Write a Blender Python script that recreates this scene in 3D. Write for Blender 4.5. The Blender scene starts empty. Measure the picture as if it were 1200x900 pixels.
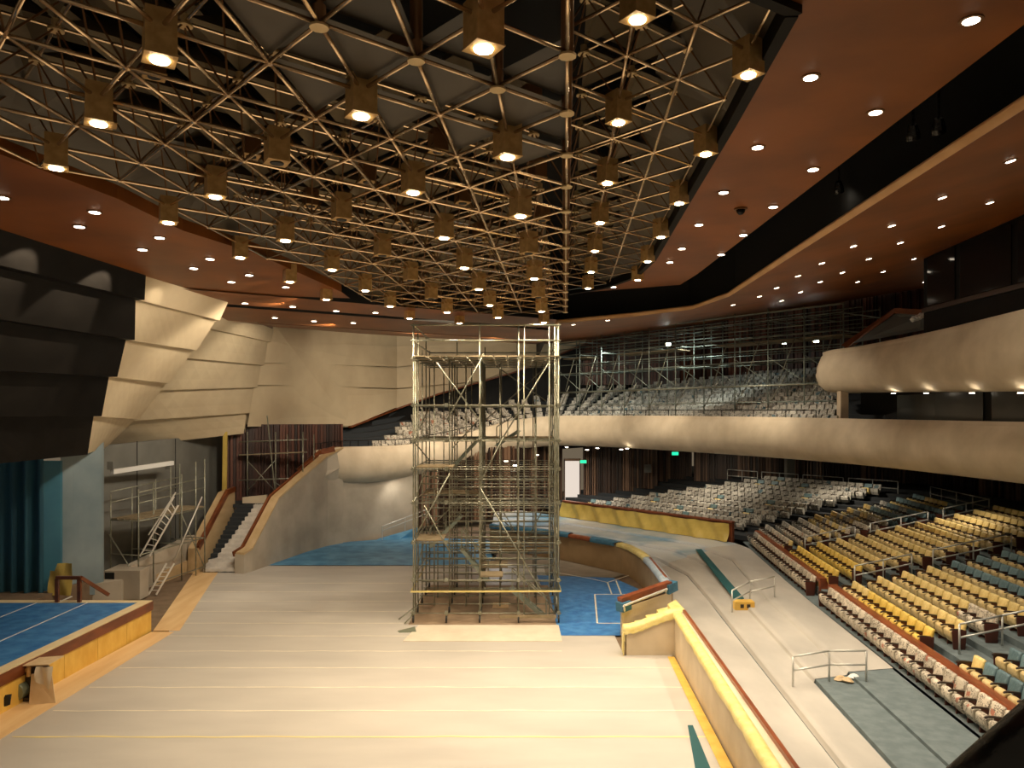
import bpy, bmesh, math, random
from mathutils import Vector, Matrix
from mathutils.bvhtree import BVHTree
rnd = random.Random(7)
sc = bpy.context.scene
col = sc.collection
F, H, CX, HY = 880.0, 9.0, 600.0, 487.0
V = Vector

# ------------------------------------------------------------------ helpers
def P(px, py, d):
    return V(((px-CX)*d/F, d, H-(py-HY)*d/F))
def G(px, py, z):
    return P(px, py, (H-z)*F/(py-HY))
def pix(p):
    return (CX+F*p[0]/p[1], HY-F*(p[2]-H)/p[1])
def inview(p, m=25):
    if p[1] < 1: return False
    x, y = pix(p)
    return -m < x < 1200+m and -m < y < 900+m
ONES = ['zeroth','first','second','third','fourth','fifth','sixth','seventh','eighth','ninth','tenth','eleventh','twelfth','thirteenth','fourteenth','fifteenth','sixteenth','seventeenth','eighteenth','nineteenth']
def nth(n):
    if n < 20: return ONES[n]
    t = {2:'twent',3:'thirt',4:'fort',5:'fift'}[n//10]
    return t+'ieth' if n % 10 == 0 else t+'y-'+ONES[n % 10]

def tag(o, label=None, cat=None, group=None, kind=None):
    if label:
        o['label'] = label
    if cat: o['category'] = cat
    if group: o['group'] = group
    if kind: o['kind'] = kind
    return o
def empty(name, loc=(0,0,0), rz=0):
    o = bpy.data.objects.new(name, None); col.objects.link(o)
    o.location = loc; o.rotation_euler = (0,0,rz); o.empty_display_size = .1
    return o

class MB:
    def __init__(s): s.v=[]; s.f=[]; s.m=[]; s.cur=0
    def add(s, vs, fs):
        b=len(s.v); s.v += [tuple(p) for p in vs]
        for f in fs: s.f.append([b+i for i in f]); s.m.append(s.cur)
    def hexa(s, a, b):            # two quads
        s.add(list(a)+list(b), [(3,2,1,0),(4,5,6,7),(0,1,5,4),(1,2,6,5),(2,3,7,6),(3,0,4,7)])
    def box(s, x0,x1,y0,y1,z0,z1):
        s.hexa([(x0,y0,z0),(x1,y0,z0),(x1,y1,z0),(x0,y1,z0)],[(x0,y0,z1),(x1,y0,z1),(x1,y1,z1),(x0,y1,z1)])
    def slab(s, q, t):
        t=V(t); q=[V(p) for p in q]; n=len(q)
        s.add(q+[p+t for p in q], [tuple(range(n-1,-1,-1)), tuple(range(n,2*n))]+[(i,(i+1)%n,(i+1)%n+n,i+n) for i in range(n)])
    def poly(s, q): s.add(q, [tuple(range(len(q)))])
    def tube(s, p0, p1, r, n=6, cap=True, r1=None):
        p0=V(p0); p1=V(p1); d=p1-p0
        if d.length < 1e-5: return
        r1 = r if r1 is None else r1
        d.normalize(); a = V((0,0,1)) if abs(d.z) < .9 else V((1,0,0))
        u=d.cross(a).normalized(); w=d.cross(u)
        vs=[]
        for p,rr in ((p0,r),(p1,r1)):
            for i in range(n):
                t=2*math.pi*(i+.5)/n; vs.append(p+u*math.cos(t)*rr+w*math.sin(t)*rr)
        fs=[(i,(i+1)%n,(i+1)%n+n,i+n) for i in range(n)]
        if cap: fs += [tuple(range(n-1,-1,-1)), tuple(range(n,2*n))]
        s.add(vs, fs)
    def beam(s, p0, p1, w, h, up=(0,0,1)):
        p0=V(p0); p1=V(p1); d=(p1-p0).normalized(); up=V(up)
        u=d.cross(up).normalized(); q=u.cross(d)
        def ring(p): return [p-u*w/2-q*h/2, p+u*w/2-q*h/2, p+u*w/2+q*h/2, p-u*w/2+q*h/2]
        s.hexa(ring(p0), ring(p1))
    def path(s, pts, r, n=6):
        for a,b in zip(pts[:-1], pts[1:]): s.tube(a,b,r,n)
    def loft(s, rings, close=False, caps=False):
        n=len(rings[0]); vs=[p for r in rings for p in r]; fs=[]
        for i in range(len(rings)-1):
            for j in range(n if close else n-1):
                k=(j+1)%n
                fs.append((i*n+j, i*n+k, (i+1)*n+k, (i+1)*n+j))
        if caps: fs += [tuple(range(n-1,-1,-1)), tuple((len(rings)-1)*n+i for i in range(n))]
        s.add(vs, fs)
    def grid(s, fn, nu, nv):
        s.loft([[fn(i/nu, j/nv) for j in range(nv+1)] for i in range(nu+1)])
    def lathe(s, c, prof, n=12, axis=(0,0,1)):
        ax=V(axis).normalized(); a=V((1,0,0)) if abs(ax.x)<.9 else V((0,1,0))
        u=ax.cross(a).normalized(); w=ax.cross(u); c=V(c)
        s.loft([[c+ax*h+(u*math.cos(2*math.pi*i/n)+w*math.sin(2*math.pi*i/n))*r for i in range(n)] for r,h in prof], close=True, caps=True)
    def build(s, name, mat, parent=None, smooth=False, bevel=0, recalc=True, loc=None):
        me=bpy.data.meshes.new(name)
        vs = s.v if loc is None else [tuple(V(p)-V(loc)) for p in s.v]
        me.from_pydata(vs, [], s.f)
        mats = mat if isinstance(mat,(list,tuple)) else [mat]
        for m in mats: me.materials.append(m)
        for p,i in zip(me.polygons, s.m): p.material_index=i
        if recalc or bevel:
            bm=bmesh.new(); bm.from_mesh(me)
            bmesh.ops.recalc_face_normals(bm, faces=bm.faces)
            if bevel: bmesh.ops.bevel(bm, geom=bm.edges[:], offset=bevel, segments=2, affect='EDGES', profile=.6)
            bm.to_mesh(me); bm.free()
        if smooth:
            for p in me.polygons: p.use_smooth=True
        o=bpy.data.objects.new(name, me); col.objects.link(o)
        if parent is not None: o.parent=parent
        if loc is not None: o.location=loc
        return o
def struct(mb, name, mat, **k):
    o=mb.build(name, mat, **k); o['kind']='structure'; return o

# ------------------------------------------------------------------ materials
def newmat(name):
    m=bpy.data.materials.new(name); m.use_nodes=True
    nt=m.node_tree; b=nt.nodes['Principled BSDF']; return m,nt,b
def mat(name, c, rough=.6, metal=0, c2=None, scale=3, bump=0, bscale=None, stretch=(1,1,1), spec=.5, contrast=(.35,.65), rand=0, detail=5, trans=0):
    m,nt,b=newmat(name)
    b.inputs['Roughness'].default_value=rough; b.inputs['Metallic'].default_value=metal
    b.inputs['Specular IOR Level'].default_value=spec
    b.inputs['Base Color'].default_value=(*c,1)
    tc=nt.nodes.new('ShaderNodeTexCoord'); mp=nt.nodes.new('ShaderNodeMapping'); mp.inputs['Scale'].default_value=stretch
    nt.links.new(tc.outputs['Object'], mp.inputs['Vector'])
    if c2 is not None or rand:
        n=nt.nodes.new('ShaderNodeTexNoise'); n.inputs['Scale'].default_value=scale; n.inputs['Detail'].default_value=detail
        nt.links.new(mp.outputs[0], n.inputs['Vector'])
        r=nt.nodes.new('ShaderNodeValToRGB'); r.color_ramp.elements[0].position=contrast[0]; r.color_ramp.elements[1].position=contrast[1]
        r.color_ramp.elements[0].color=(*c,1); r.color_ramp.elements[1].color=(*(c2 or c),1)
        nt.links.new(n.outputs['Fac'], r.inputs['Fac'])
        out=r.outputs['Color']
        if rand:
            oi=nt.nodes.new('ShaderNodeObjectInfo'); hs=nt.nodes.new('ShaderNodeHueSaturation')
            mr=nt.nodes.new('ShaderNodeMapRange'); mr.inputs['To Min'].default_value=1-rand; mr.inputs['To Max'].default_value=1+rand
            nt.links.new(oi.outputs['Random'], mr.inputs['Value']); nt.links.new(mr.outputs[0], hs.inputs['Value'])
            nt.links.new(out, hs.inputs['Color']); out=hs.outputs['Color']
        nt.links.new(out, b.inputs['Base Color'])
    if bump:
        n2=nt.nodes.new('ShaderNodeTexNoise'); n2.inputs['Scale'].default_value=bscale or scale*3; n2.inputs['Detail'].default_value=6
        nt.links.new(mp.outputs[0], n2.inputs['Vector'])
        bp=nt.nodes.new('ShaderNodeBump'); bp.inputs['Strength'].default_value=bump; bp.inputs['Distance'].default_value=.08
        nt.links.new(n2.outputs['Fac'], bp.inputs['Height']); nt.links.new(bp.outputs[0], b.inputs['Normal'])
    return m
def emis(name, c, s):
    m,nt,b=newmat(name); b.inputs['Base Color'].default_value=(0,0,0,1)
    b.inputs['Emission Color'].default_value=(*c,1); b.inputs['Emission Strength'].default_value=s
    return m
def island_mat(name, ca, cb, cc, rough=.5):
    m,nt,b=newmat(name); g=nt.nodes.new('ShaderNodeNewGeometry'); r=nt.nodes.new('ShaderNodeValToRGB')
    e=r.color_ramp.elements; e[0].color=(*ca,1); e[1].color=(*cc,1); k=e.new(.55); k.color=(*cb,1)
    nt.links.new(g.outputs['Random Per Island'], r.inputs['Fac']); nt.links.new(r.outputs['Color'], b.inputs['Base Color'])
    b.inputs['Roughness'].default_value=rough
    return m
def paper_mat(name, base, dark, tint, per_island=False, scale=1.0):
    # newspaper sheets: lines of small print, picture blocks and red headlines
    m,nt,b=newmat(name); N=nt.nodes.new; L=nt.links.new
    tc=N('ShaderNodeTexCoord'); oi=N('ShaderNodeObjectInfo'); add=N('ShaderNodeVectorMath'); add.operation='ADD'
    mul=N('ShaderNodeVectorMath'); mul.operation='SCALE'; mul.inputs['Scale'].default_value=37
    comb=N('ShaderNodeCombineXYZ')
    L(oi.outputs['Random'], comb.inputs[0]); L(oi.outputs['Random'], comb.inputs[1]); L(comb.outputs[0], mul.inputs[0])
    L(tc.outputs['Object'], add.inputs[0]); L(mul.outputs[0], add.inputs[1])
    n1=N('ShaderNodeTexNoise'); n1.inputs['Scale'].default_value=26*scale; n1.inputs['Detail'].default_value=3
    n2=N('ShaderNodeTexVoronoi'); n2.inputs['Scale'].default_value=7*scale; n2.distance='CHEBYCHEV'
    L(add.outputs[0], n1.inputs['Vector']); L(add.outputs[0], n2.inputs['Vector'])
    r1=N('ShaderNodeValToRGB'); r1.color_ramp.elements[0].position=.38; r1.color_ramp.elements[1].position=.54
    r1.color_ramp.elements[0].color=(*dark,1); r1.color_ramp.elements[1].color=(*base,1)
    L(n1.outputs['Fac'], r1.inputs['Fac'])
    sep=N('ShaderNodeSeparateColor'); L(n2.outputs['Color'], sep.inputs[0])
    gt=N('ShaderNodeMath'); gt.operation='GREATER_THAN'; gt.inputs[1].default_value=.965; L(sep.outputs[0], gt.inputs[0])
    mx=N('ShaderNodeMix'); mx.data_type='RGBA'; L(gt.outputs[0], mx.inputs[0]); L(r1.outputs[0], mx.inputs[6]); mx.inputs[7].default_value=(*tint,1)
    lt=N('ShaderNodeMath'); lt.operation='LESS_THAN'; lt.inputs[1].default_value=.3; L(sep.outputs[1], lt.inputs[0])
    mx2=N('ShaderNodeMix'); mx2.data_type='RGBA'; L(lt.outputs[0], mx2.inputs[0]); L(mx.outputs[2], mx2.inputs[6]); mx2.inputs[7].default_value=(*base,1)
    out=mx2.outputs[2]
    hs=N('ShaderNodeHueSaturation'); mr=N('ShaderNodeMapRange'); mr.inputs['To Min'].default_value=.72; mr.inputs['To Max'].default_value=1.15
    if per_island:
        g=N('ShaderNodeNewGeometry'); L(g.outputs['Random Per Island'], mr.inputs['Value'])
    else: L(oi.outputs['Random'], mr.inputs['Value'])
    L(mr.outputs[0], hs.inputs['Value']); L(out, hs.inputs['Color']); L(hs.outputs[0], b.inputs['Base Color'])
    bp=N('ShaderNodeBump'); bp.inputs['Strength'].default_value=.4; bp.inputs['Distance'].default_value=.02; L(n2.outputs['Distance'], bp.inputs['Height']); L(bp.outputs[0], b.inputs['Normal'])
    b.inputs['Roughness'].default_value=.6
    return m

M={}
M['rust']=mat('rust_ceiling',(.28,.082,.011),.45,c2=(.175,.05,.006),scale=.45,bump=.05,bscale=.5)
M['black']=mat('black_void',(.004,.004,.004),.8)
M['blackpanel']=mat('black_panel',(.0055,.0045,.0036),.55,c2=(.009,.0075,.006),scale=1,spec=.12)
M['cream']=mat('cream_plaster',(.66,.55,.37),.7,c2=(.58,.47,.31),scale=.5,bump=.04,bscale=.6)
M['concrete']=mat('concrete',(.50,.44,.35),.75,c2=(.38,.33,.26),scale=.6,bump=.12,bscale=3)
M['concrete_warm']=mat('concrete_warm',(.72,.61,.45),.7,c2=(.56,.46,.32),scale=.8,bump=.12,bscale=4,contrast=(.3,.7))
M['greywall']=mat('grey_wall',(.20,.20,.18),.6,c2=(.15,.15,.135),scale=.5)
M['bluegrey']=mat('blue_grey_panel',(.26,.33,.36),.3,c2=(.16,.22,.25),scale=.35)
M['teal']=mat('blue_lit_panel',(.03,.14,.22),.5,c2=(.05,.2,.28),scale=.5)  # blue light falling on this panel is put into its colour
M['curtain']=mat('teal_curtain',(.012,.07,.11),.7,c2=(.025,.12,.17),scale=1,stretch=(3,3,.2))
M['bluesheet']=mat('blue_sheet',(.030,.15,.43),.5,c2=(.07,.25,.56),scale=2.2,bump=.3,bscale=3)
M['bluesheet2']=mat('blue_sheet_far',(.04,.19,.38),.45,c2=(.12,.34,.56),scale=1.1,bump=.3,bscale=2)
M['woodtrim']=mat('brown_wood_trim',(.22,.062,.018),.35,c2=(.13,.035,.010),scale=3,stretch=(1,.3,1))
M['redwood']=mat('red_brown_wood',(.27,.075,.028),.32,c2=(.17,.045,.018),scale=4,stretch=(1,.2,1))
M['plyyellow']=mat('yellow_plywood',(.83,.55,.12),.5,c2=(.72,.42,.07),scale=2.2,bump=.05,stretch=(1,1,.5))
M['ply']=mat('plywood',(.80,.57,.30),.55,c2=(.70,.46,.22),scale=1.2,stretch=(2,.3,1))
M['creamtape']=mat('cream_edge',(.85,.72,.45),.5,c2=(.78,.62,.36),scale=2)
def sheet_mat(name,c,c2,crease_light,sc=(.7,2.2,1)):
    m,nt,b=newmat(name); N=nt.nodes.new; L=nt.links.new
    tc=N('ShaderNodeTexCoord'); mp=N('ShaderNodeMapping'); mp.inputs['Scale'].default_value=sc; mp.inputs['Rotation'].default_value=(0,0,.25)
    L(tc.outputs['Object'],mp.inputs['Vector'])
    n=N('ShaderNodeTexNoise'); n.inputs['Scale'].default_value=.35; n.inputs['Detail'].default_value=6; L(mp.outputs[0],n.inputs['Vector'])
    r=N('ShaderNodeValToRGB'); r.color_ramp.elements[0].position=.35; r.color_ramp.elements[1].position=.68; r.color_ramp.elements[0].color=(*c,1); r.color_ramp.elements[1].color=(*c2,1); L(n.outputs['Fac'],r.inputs['Fac'])
    k=N('ShaderNodeTexNoise'); k.noise_type='RIDGED_MULTIFRACTAL'; k.inputs['Scale'].default_value=.55; k.inputs['Detail'].default_value=3; L(mp.outputs[0],k.inputs['Vector'])
    kr=N('ShaderNodeValToRGB'); kr.color_ramp.elements[0].position=.62; kr.color_ramp.elements[1].position=.95; L(k.outputs['Fac'],kr.inputs['Fac'])
    mx=N('ShaderNodeMix'); mx.data_type='RGBA'; ml=N('ShaderNodeMath'); ml.operation='MULTIPLY'; ml.inputs[1].default_value=.45; L(kr.outputs[0],ml.inputs[0]); L(ml.outputs[0],mx.inputs[0]); L(r.outputs[0],mx.inputs[6]); mx.inputs[7].default_value=(*crease_light,1)  # crease ridges painted paler, their highlights put into the colour
    L(mx.outputs[2],b.inputs['Base Color']); b.inputs['Roughness'].default_value=.4
    bp=N('ShaderNodeBump'); bp.inputs['Strength'].default_value=.5; bp.inputs['Distance'].default_value=.06; L(k.outputs['Fac'],bp.inputs['Height']); L(bp.outputs[0],b.inputs['Normal'])
    return m
M['sheet']=sheet_mat('floor_sheet',(.55,.52,.475),(.47,.445,.41),(.68,.64,.57))
M['tape']=mat('tape',(.86,.80,.66),.5,c2=(.72,.66,.54),scale=2.5,stretch=(1,1,1))
M['yellowtape']=mat('yellow_tape',(.85,.72,.30),.5)
M['whitesheet']=mat('white_sheet',(.78,.70,.57),.4,c2=(.68,.60,.48),scale=1.2,bump=.3,bscale=1.8)
M['plastic']=sheet_mat('pale_plastic',(.55,.52,.47),(.43,.41,.375),(.74,.69,.61),(2.2,1.0,1))
M['plasticblue']=mat('blue_white_plastic',(.52,.54,.54),.35,c2=(.09,.25,.38),scale=.32,bump=.4,bscale=2,contrast=(.46,.66),stretch=(.7,.7,1),detail=8)
M['greyplastic']=mat('grey_plastic',(.62,.58,.52),.35,c2=(.48,.45,.41),scale=2,bump=.6,bscale=4)
M['carpet']=mat('teal_carpet',(.16,.20,.21),.9,c2=(.12,.155,.165),scale=3,bump=.1)
M['carpetdark']=mat('dark_carpet',(.03,.035,.04),.9)
M['tealcloth']=mat('teal_cloth',(.012,.085,.095),.8)
M['bronze']=mat('bronze_tube',(.74,.54,.34),.24,metal=.9,spec=.6)
M['bronzedark']=mat('bronze_dark',(.20,.095,.035),.4,metal=.4)
M['brass']=mat('brass_box',(.66,.42,.17),.5,metal=.15,c2=(.50,.30,.10),scale=7,bump=.05)
M['cap']=mat('node_cap',(.75,.55,.28),.4,metal=.3)
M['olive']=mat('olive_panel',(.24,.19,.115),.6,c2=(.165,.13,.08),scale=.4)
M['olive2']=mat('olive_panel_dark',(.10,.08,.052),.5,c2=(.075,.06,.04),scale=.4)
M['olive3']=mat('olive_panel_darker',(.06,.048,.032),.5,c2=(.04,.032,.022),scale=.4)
M['lens']=emis('lamp_lens',(1,.80,.50),40)
M['lens2']=emis('downlight_lens',(1,.86,.66),16)
M['lensw']=emis('worklight_lens',(.85,1,.95),22)
M['steel']=mat('scaffold_steel',(.34,.35,.29),.4,metal=.5,c2=(.24,.235,.17),scale=4)
M['steelgreen']=mat('scaffold_green',(.20,.25,.22),.45,metal=.4,c2=(.30,.33,.28),scale=2)
M['galv']=mat('galvanised_rail',(.62,.62,.58),.35,metal=.4)
M['deck']=mat('deck_board',(.30,.24,.15),.7,c2=(.22,.17,.10),scale=3,stretch=(1,6,1))
M['mat']=mat('brown_mat',(.22,.155,.10),.7,c2=(.16,.11,.07),scale=2,bump=.1)
M['rubber']=mat('black_rubber',(.015,.015,.015),.6)
M['blackgloss']=mat('black_gloss',(.008,.008,.008),.25,c2=(.02,.02,.02),scale=9,bump=.1,bscale=12)
M['glassdark']=mat('dark_glass',(.004,.004,.004),.12,spec=.2)
M['slat']=island_mat('dark_slats',(.012,.007,.005),(.06,.03,.018),(.24,.14,.085))
M['slatred']=island_mat('red_slats',(.012,.004,.003),(.06,.018,.010),(.13,.04,.02))
M['yellowwrap']=mat('yellow_wrap',(.88,.76,.34),.45,c2=(.76,.62,.20),scale=3,bump=.5,bscale=4,contrast=(.3,.7))
M['yellowtarp']=mat('yellow_tarp',(.66,.50,.13),.4,c2=(.50,.36,.08),scale=1.2,bump=.7,bscale=1.3,contrast=(.3,.7))
M['creamwood']=mat('tan_wood',(.60,.44,.25),.55,c2=(.50,.35,.18),scale=2,stretch=(1,.3,1))
M['seatyellow']=mat('yellow_seat_cover',(.86,.68,.30),.42,c2=(.74,.55,.20),scale=5,bump=.25,bscale=14,rand=.13)
M['seatgold']=mat('golden_seat_cover',(.86,.62,.16),.42,c2=(.74,.50,.09),scale=5,bump=.25,bscale=14,rand=.12)
M['seatcream']=mat('cream_seat_cover',(.78,.62,.32),.42,c2=(.66,.48,.2),scale=5,bump=.25,bscale=14,rand=.12)
M['seatblue']=mat('blue_grey_seat_cover',(.11,.19,.22),.5,c2=(.16,.25,.28),scale=6,bump=.25,bscale=14,rand=.25)
M['paper']=paper_mat('newspaper_cover',(.70,.62,.49),(.16,.13,.10),(.48,.20,.13))
M['paperfar']=paper_mat('newspaper_cover_far',(.52,.50,.44),(.17,.16,.14),(.10,.17,.2),per_island=True,scale=.45)
M['paperwarm']=paper_mat('newspaper_cover_balcony',(.66,.60,.49),(.13,.11,.09),(.45,.2,.12),per_island=True,scale=.5)
M['armrest']=mat('dark_armrest',(.035,.022,.015),.3)
M['endpanel']=mat('brown_end_panel',(.085,.022,.012),.4)
M['exit']=emis('exit_green',(.02,.75,.35),1.6)
M['white']=mat('white_paint',(.8,.8,.78),.5)
M['doorglow']=emis('doorway_glow',(1,.86,.74),.8)  # doorway plane given its own glow to look lit
M['cardboard']=mat('cardboard',(.72,.55,.34),.7,c2=(.64,.46,.26),scale=3)
M['greengrey']=mat('green_grey_metal',(.22,.25,.18),.4,metal=.3)
M['padblue']=mat('blue_padding',(.035,.13,.22),.55,c2=(.06,.2,.32),scale=3,bump=.4,bscale=5)
M['padpale']=mat('pale_blue_padding',(.30,.40,.50),.5,c2=(.42,.50,.58),scale=3,bump=.4,bscale=5)
M['soffit']=mat('soffit_grey',(.13,.15,.15),.6)
M['alu']=mat('aluminium',(.75,.72,.66),.35,metal=.4)

def spot(loc, target, energy, color, size=100, blend=.7, radius=.12, parent=None):
    l=bpy.data.lights.new('lamp','SPOT'); l.energy=energy; l.color=color; l.spot_size=math.radians(size); l.spot_blend=blend; l.shadow_soft_size=radius
    o=bpy.data.objects.new('lamp',l); col.objects.link(o)
    o.location=loc; d=V(target)-V(loc); o.rotation_euler=d.to_track_quat('-Z','Y').to_euler()
    if parent is not None:
        o.parent=parent; o.location=V(loc)-V(parent.location)
    return o
WARM=(1,.80,.55); WARM2=(1,.85,.65)

# ================================================================== SETTING
mb=MB(); mb.poly([(-45,2,-.06),(45,2,-.06),(45,90,-.06),(-45,90,-.06)]); struct(mb,'floor',M['mat'],recalc=False)

# --- grey protective sheet on the flat floor, with taped seams
def wallX(Y): return 6.1-.055*(28.2-Y)
sheet=empty('protective_floor_sheet',(0,25,0)); tag(sheet,'pale plastic sheeting covering the flat floor in wide taped strips','floor covering')
mb=MB(); mb.add([(-14.35,13,.0),(5.3,13,.0),(6.0,28.2,.0),(4.2,28.2,0),(4.2,30.7,0),(2.0,30.9,0),(1.95,45,.0),(-14.6,45,0),(-17.2,43.2,.0),(-14.1,30.5,0)],[(0,1,2,3,4,5,6,7,8,9)])
o=mb.build('sheet',M['sheet'],sheet,loc=(0,25,0)); o.location=(0,0,.0)
for i in range(13):
    y=17.15+1.93*i+.05*rnd.uniform(-1,1)
    xr = wallX(y)-.05 if y < 28 else 1.9
    xl=-14.3 if y < 30 else -14.3-(y-30)*.2
    t=MB(); n=24
    def wob(k): return .02*math.sin(k*2.1+i)+.012*math.sin(k*5.3+i*2)
    t.loft([[V((xl+.3+(xr-xl-.3)*k/n, y+wob(k)-.045*(.5+.5*math.sin(k*1.7+i*3)**2), .006)), V((xl+.3+(xr-xl-.3)*k/n, y+wob(k)+.05*(.4+.6*math.cos(k*1.3+i)**2), .006))] for k in range(n+1)])
    t.build('tape_strip',M['yellowtape'] if i in (1,2) else M['tape'],sheet,loc=(0,25,0)).location=(0,0,0)

def thing_mesh(mb,name,m,label,cat,group=None,**k):
    o=mb.build(name,m,**k); tag(o,label,cat,group); return o
mb=MB(); mb.slab([(-15.9,16,-.04),(-14.3,16,-.04),(-14.05,31.2,-.04),(-15.0,31.2,-.04)],(0,0,.052)); thing_mesh(mb,'plywood_floor_strip',M['ply'],'long orange plywood strip on floor along the yellow stage front','floor board')
mb=MB(); mb.slab([(-15.0,31.4,-.04),(-13.9,31.4,-.04),(-16.9,43.2,-.04),(-18.3,43.2,-.04)],(0,0,.05)); thing_mesh(mb,'plywood_floor_strip',M['ply'],'narrow plywood strip on floor below the long wall scaffold','floor board')
# plywood strip at the foot of the near terrace wall
mb=MB(); mb.slab([(5.0,13,-.04),(5.36,13,-.04),(6.05,28,-.04),(5.8,28,-.04)],(0,0,.055)); thing_mesh(mb,'plywood_floor_strip',M['plyyellow'],'yellow edging strip on floor at foot of the near terrace wall','floor board')
mb=MB(); mb.slab([(4.55,18.4,-.03),(4.95,17.6,-.03),(5.25,21.8,-.03),(5.1,21.8,-.03)],(0,0,.045)); thing_mesh(mb,'teal_floor_patch',M['tealcloth'],'small exposed teal carpet patch on floor beside the near terrace wall','carpet patch')
# blue sheet right of the tower
bl=empty('blue_floor_sheet',(4,38,0)); tag(bl,'bright blue floor sheet with white tape lines right of the scaffold tower','floor covering')
mb=MB(); mb.add([(2.0,30.7,.012),(4.4,30.7,.012),(6.5,33,.012),(6.55,39,.012),(5.6,41.6,.012),(1.4,42.3,.012)],[(0,1,2,3,4,5)]); mb.build('sheet',M['bluesheet'],bl,loc=(4,38,0)).location=(0,0,0)
for pts in ([G(655,672,0),G(690,678,0),G(712,683,0),G(745,672,0)],[G(697,697,0),G(735,697,0)],[G(697,697,0),G(700,731,0),G(735,731,0)],[G(712,683,0),G(717,697,0)],[G(722,681,0),G(728,697,0)],[G(745,672,0),G(757,690,0)]):
    t=MB()
    for a,b in zip(pts[:-1],pts[1:]): t.beam(a+V((0,0,.022)),b+V((0,0,.022)),.07,.012)
    t.build('tape_line',M['tape'],bl,loc=(4,38,0)).location=(0,0,0)
mb=MB(); mb.poly([(-14.6,45.05,.02),(-1,45.05,.02),(-1,54,.02),(-7.4,55.5,.02),(-11.5,53.5,.02),(-13.8,51.8,.02)]); thing_mesh(mb,'blue_floor_sheet',M['bluesheet2'],'darker blue floor sheet at foot of the long concrete stair wall','floor covering',recalc=False)
mb=MB(); mb.poly([(-1,45.05,.02),(1.9,45.05,.02),(1.9,42.3,.02),(5.6,41.6,.02),(6.4,42.5,.02),(2.7,47.1,.02),(-1.5,50.2,.02)]); thing_mesh(mb,'shaded_floor_strip',mat('shaded_floor',(.26,.22,.17),.6,c2=(.20,.17,.13),scale=1),'grey brown strip of painted shade on floor inside the curved pit wall','floor covering',recalc=False)  # shade inside the pit wall, put in as a darker floor strip
# mat under the tower and the white sheet before it
mb=MB(); mb.slab([(-4.45,32.3,-.03),(1.9,32.3,-.03),(1.9,39.8,-.03),(-4.45,39.8,-.03)],(0,0,.05)); thing_mesh(mb,'floor_mat',mat('tan_mat',(.36,.26,.17),.7,c2=(.26,.185,.12),scale=1.5,bump=.1),'brown protective mat under the tall scaffold tower','floor mat')
mb=MB(); mb.slab([(-4.35,29.9,-.03),(2.0,29.9,-.03),(2.0,32.2,-.03),(-4.0,32.2,-.03)],(0,0,.052)); thing_mesh(mb,'white_floor_sheet',M['whitesheet'],'pale sheet lying on floor just before the scaffold tower','floor covering')
mb=MB(); mb.slab([G(578,707,0),G(596,707,0),G(596,713,0),G(577,713,0)],(0,0,.035)); thing_mesh(mb,'plywood_offcut',M['ply'],'small square of plywood on the brown mat under the tower','plywood')
mb=MB(); mb.slab([G(466,740,0),G(486,735,0),G(488,741,0),G(468,741.5,0)],(0,0,.03)); thing_mesh(mb,'green_floor_patch',M['greengrey'],'green grey corner scrap on floor at the tower front left foot','floor scrap')

# ------------------------------------------------------------------ stage
def stX(Y): return -15.1-(31.5-Y)*.033
st=empty('stage',(-18,26,0)); tag(st,'raised stage with blue floor and yellow plywood front','stage')
def sb(m,n,mt,**k):
    o=m.build(n,mt,st,loc=(-18,26,0),**k); o.location=(0,0,0); return o
mb=MB(); mb.hexa([(-45,12,-.05),(stX(12)-.12,12,-.05),(stX(31.4)-.12,31.4,-.05),(-45,31.4,-.05)],[(-45,12,1.22),(stX(12)-.12,12,1.22),(stX(31.4)-.12,31.4,1.22),(-45,31.4,1.22)]); sb(mb,'platform',M['mat'])
mb=MB(); mb.slab([(-45,12,1.22),(stX(12)-.42,12,1.22),(stX(31.4)-.42,31.1,1.22),(-45,31.1,1.22)],(0,0,.02)); sb(mb,'blue_covering',M['bluesheet'])
mb=MB(); mb.slab([(stX(12)-.42,12,1.22),(stX(12)+.02,12,1.22),(stX(31.5)+.02,31.5,1.22),(-24,31.6,1.22),(-24,31.1,1.22),(stX(31.4)-.42,31.1,1.22)],(0,0,.03)); sb(mb,'edge_strip',M['creamtape'])
mb=MB(); mb.hexa([(stX(12)-.1,12,.86),(stX(12)+.05,12,.86),(stX(31.5)+.05,31.5,.86),(stX(31.5)-.1,31.5,.86)],[(stX(12)-.1,12,1.215),(stX(12)+.05,12,1.215),(stX(31.5)+.05,31.5,1.215),(stX(31.5)-.1,31.5,1.215)]); sb(mb,'edge_trim',M['woodtrim'])
y=12.0
while y < 31.3:
    y2=min(y+1.95,31.45)
    mb=MB(); mb.hexa([(stX(y)-.1,y+.012,-.03),(stX(y),y+.012,-.03),(stX(y2),y2-.012,-.03),(stX(y2)-.1,y2-.012,-.03)],[(stX(y)-.1,y+.012,.86),(stX(y),y+.012,.86),(stX(y2),y2-.012,.86),(stX(y2)-.1,y2-.012,.86)]); sb(mb,'front_panel',M['plyyellow']); y=y2
for x in (-17.6,-19.7):
    mb=MB(); mb.box(x-.03,x+.03,12,31.1,1.24,1.25); sb(mb,'tape_line',M['white'])
mb=MB(); mb.beam(G(70,705,1.25),G(84,699,1.25),.08,.02); sb(mb,'tape_line',M['white'])

mb=MB(); mb.slab([(-45,31.6,-.05),(-20.1,31.6,-.05),(-20.1,34.2,-.05),(-19.8,36.2,-.05),(-45,36.2,-.05)],(0,0,1.28)); struct(mb,'floor_stage',M['mat'])
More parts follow.
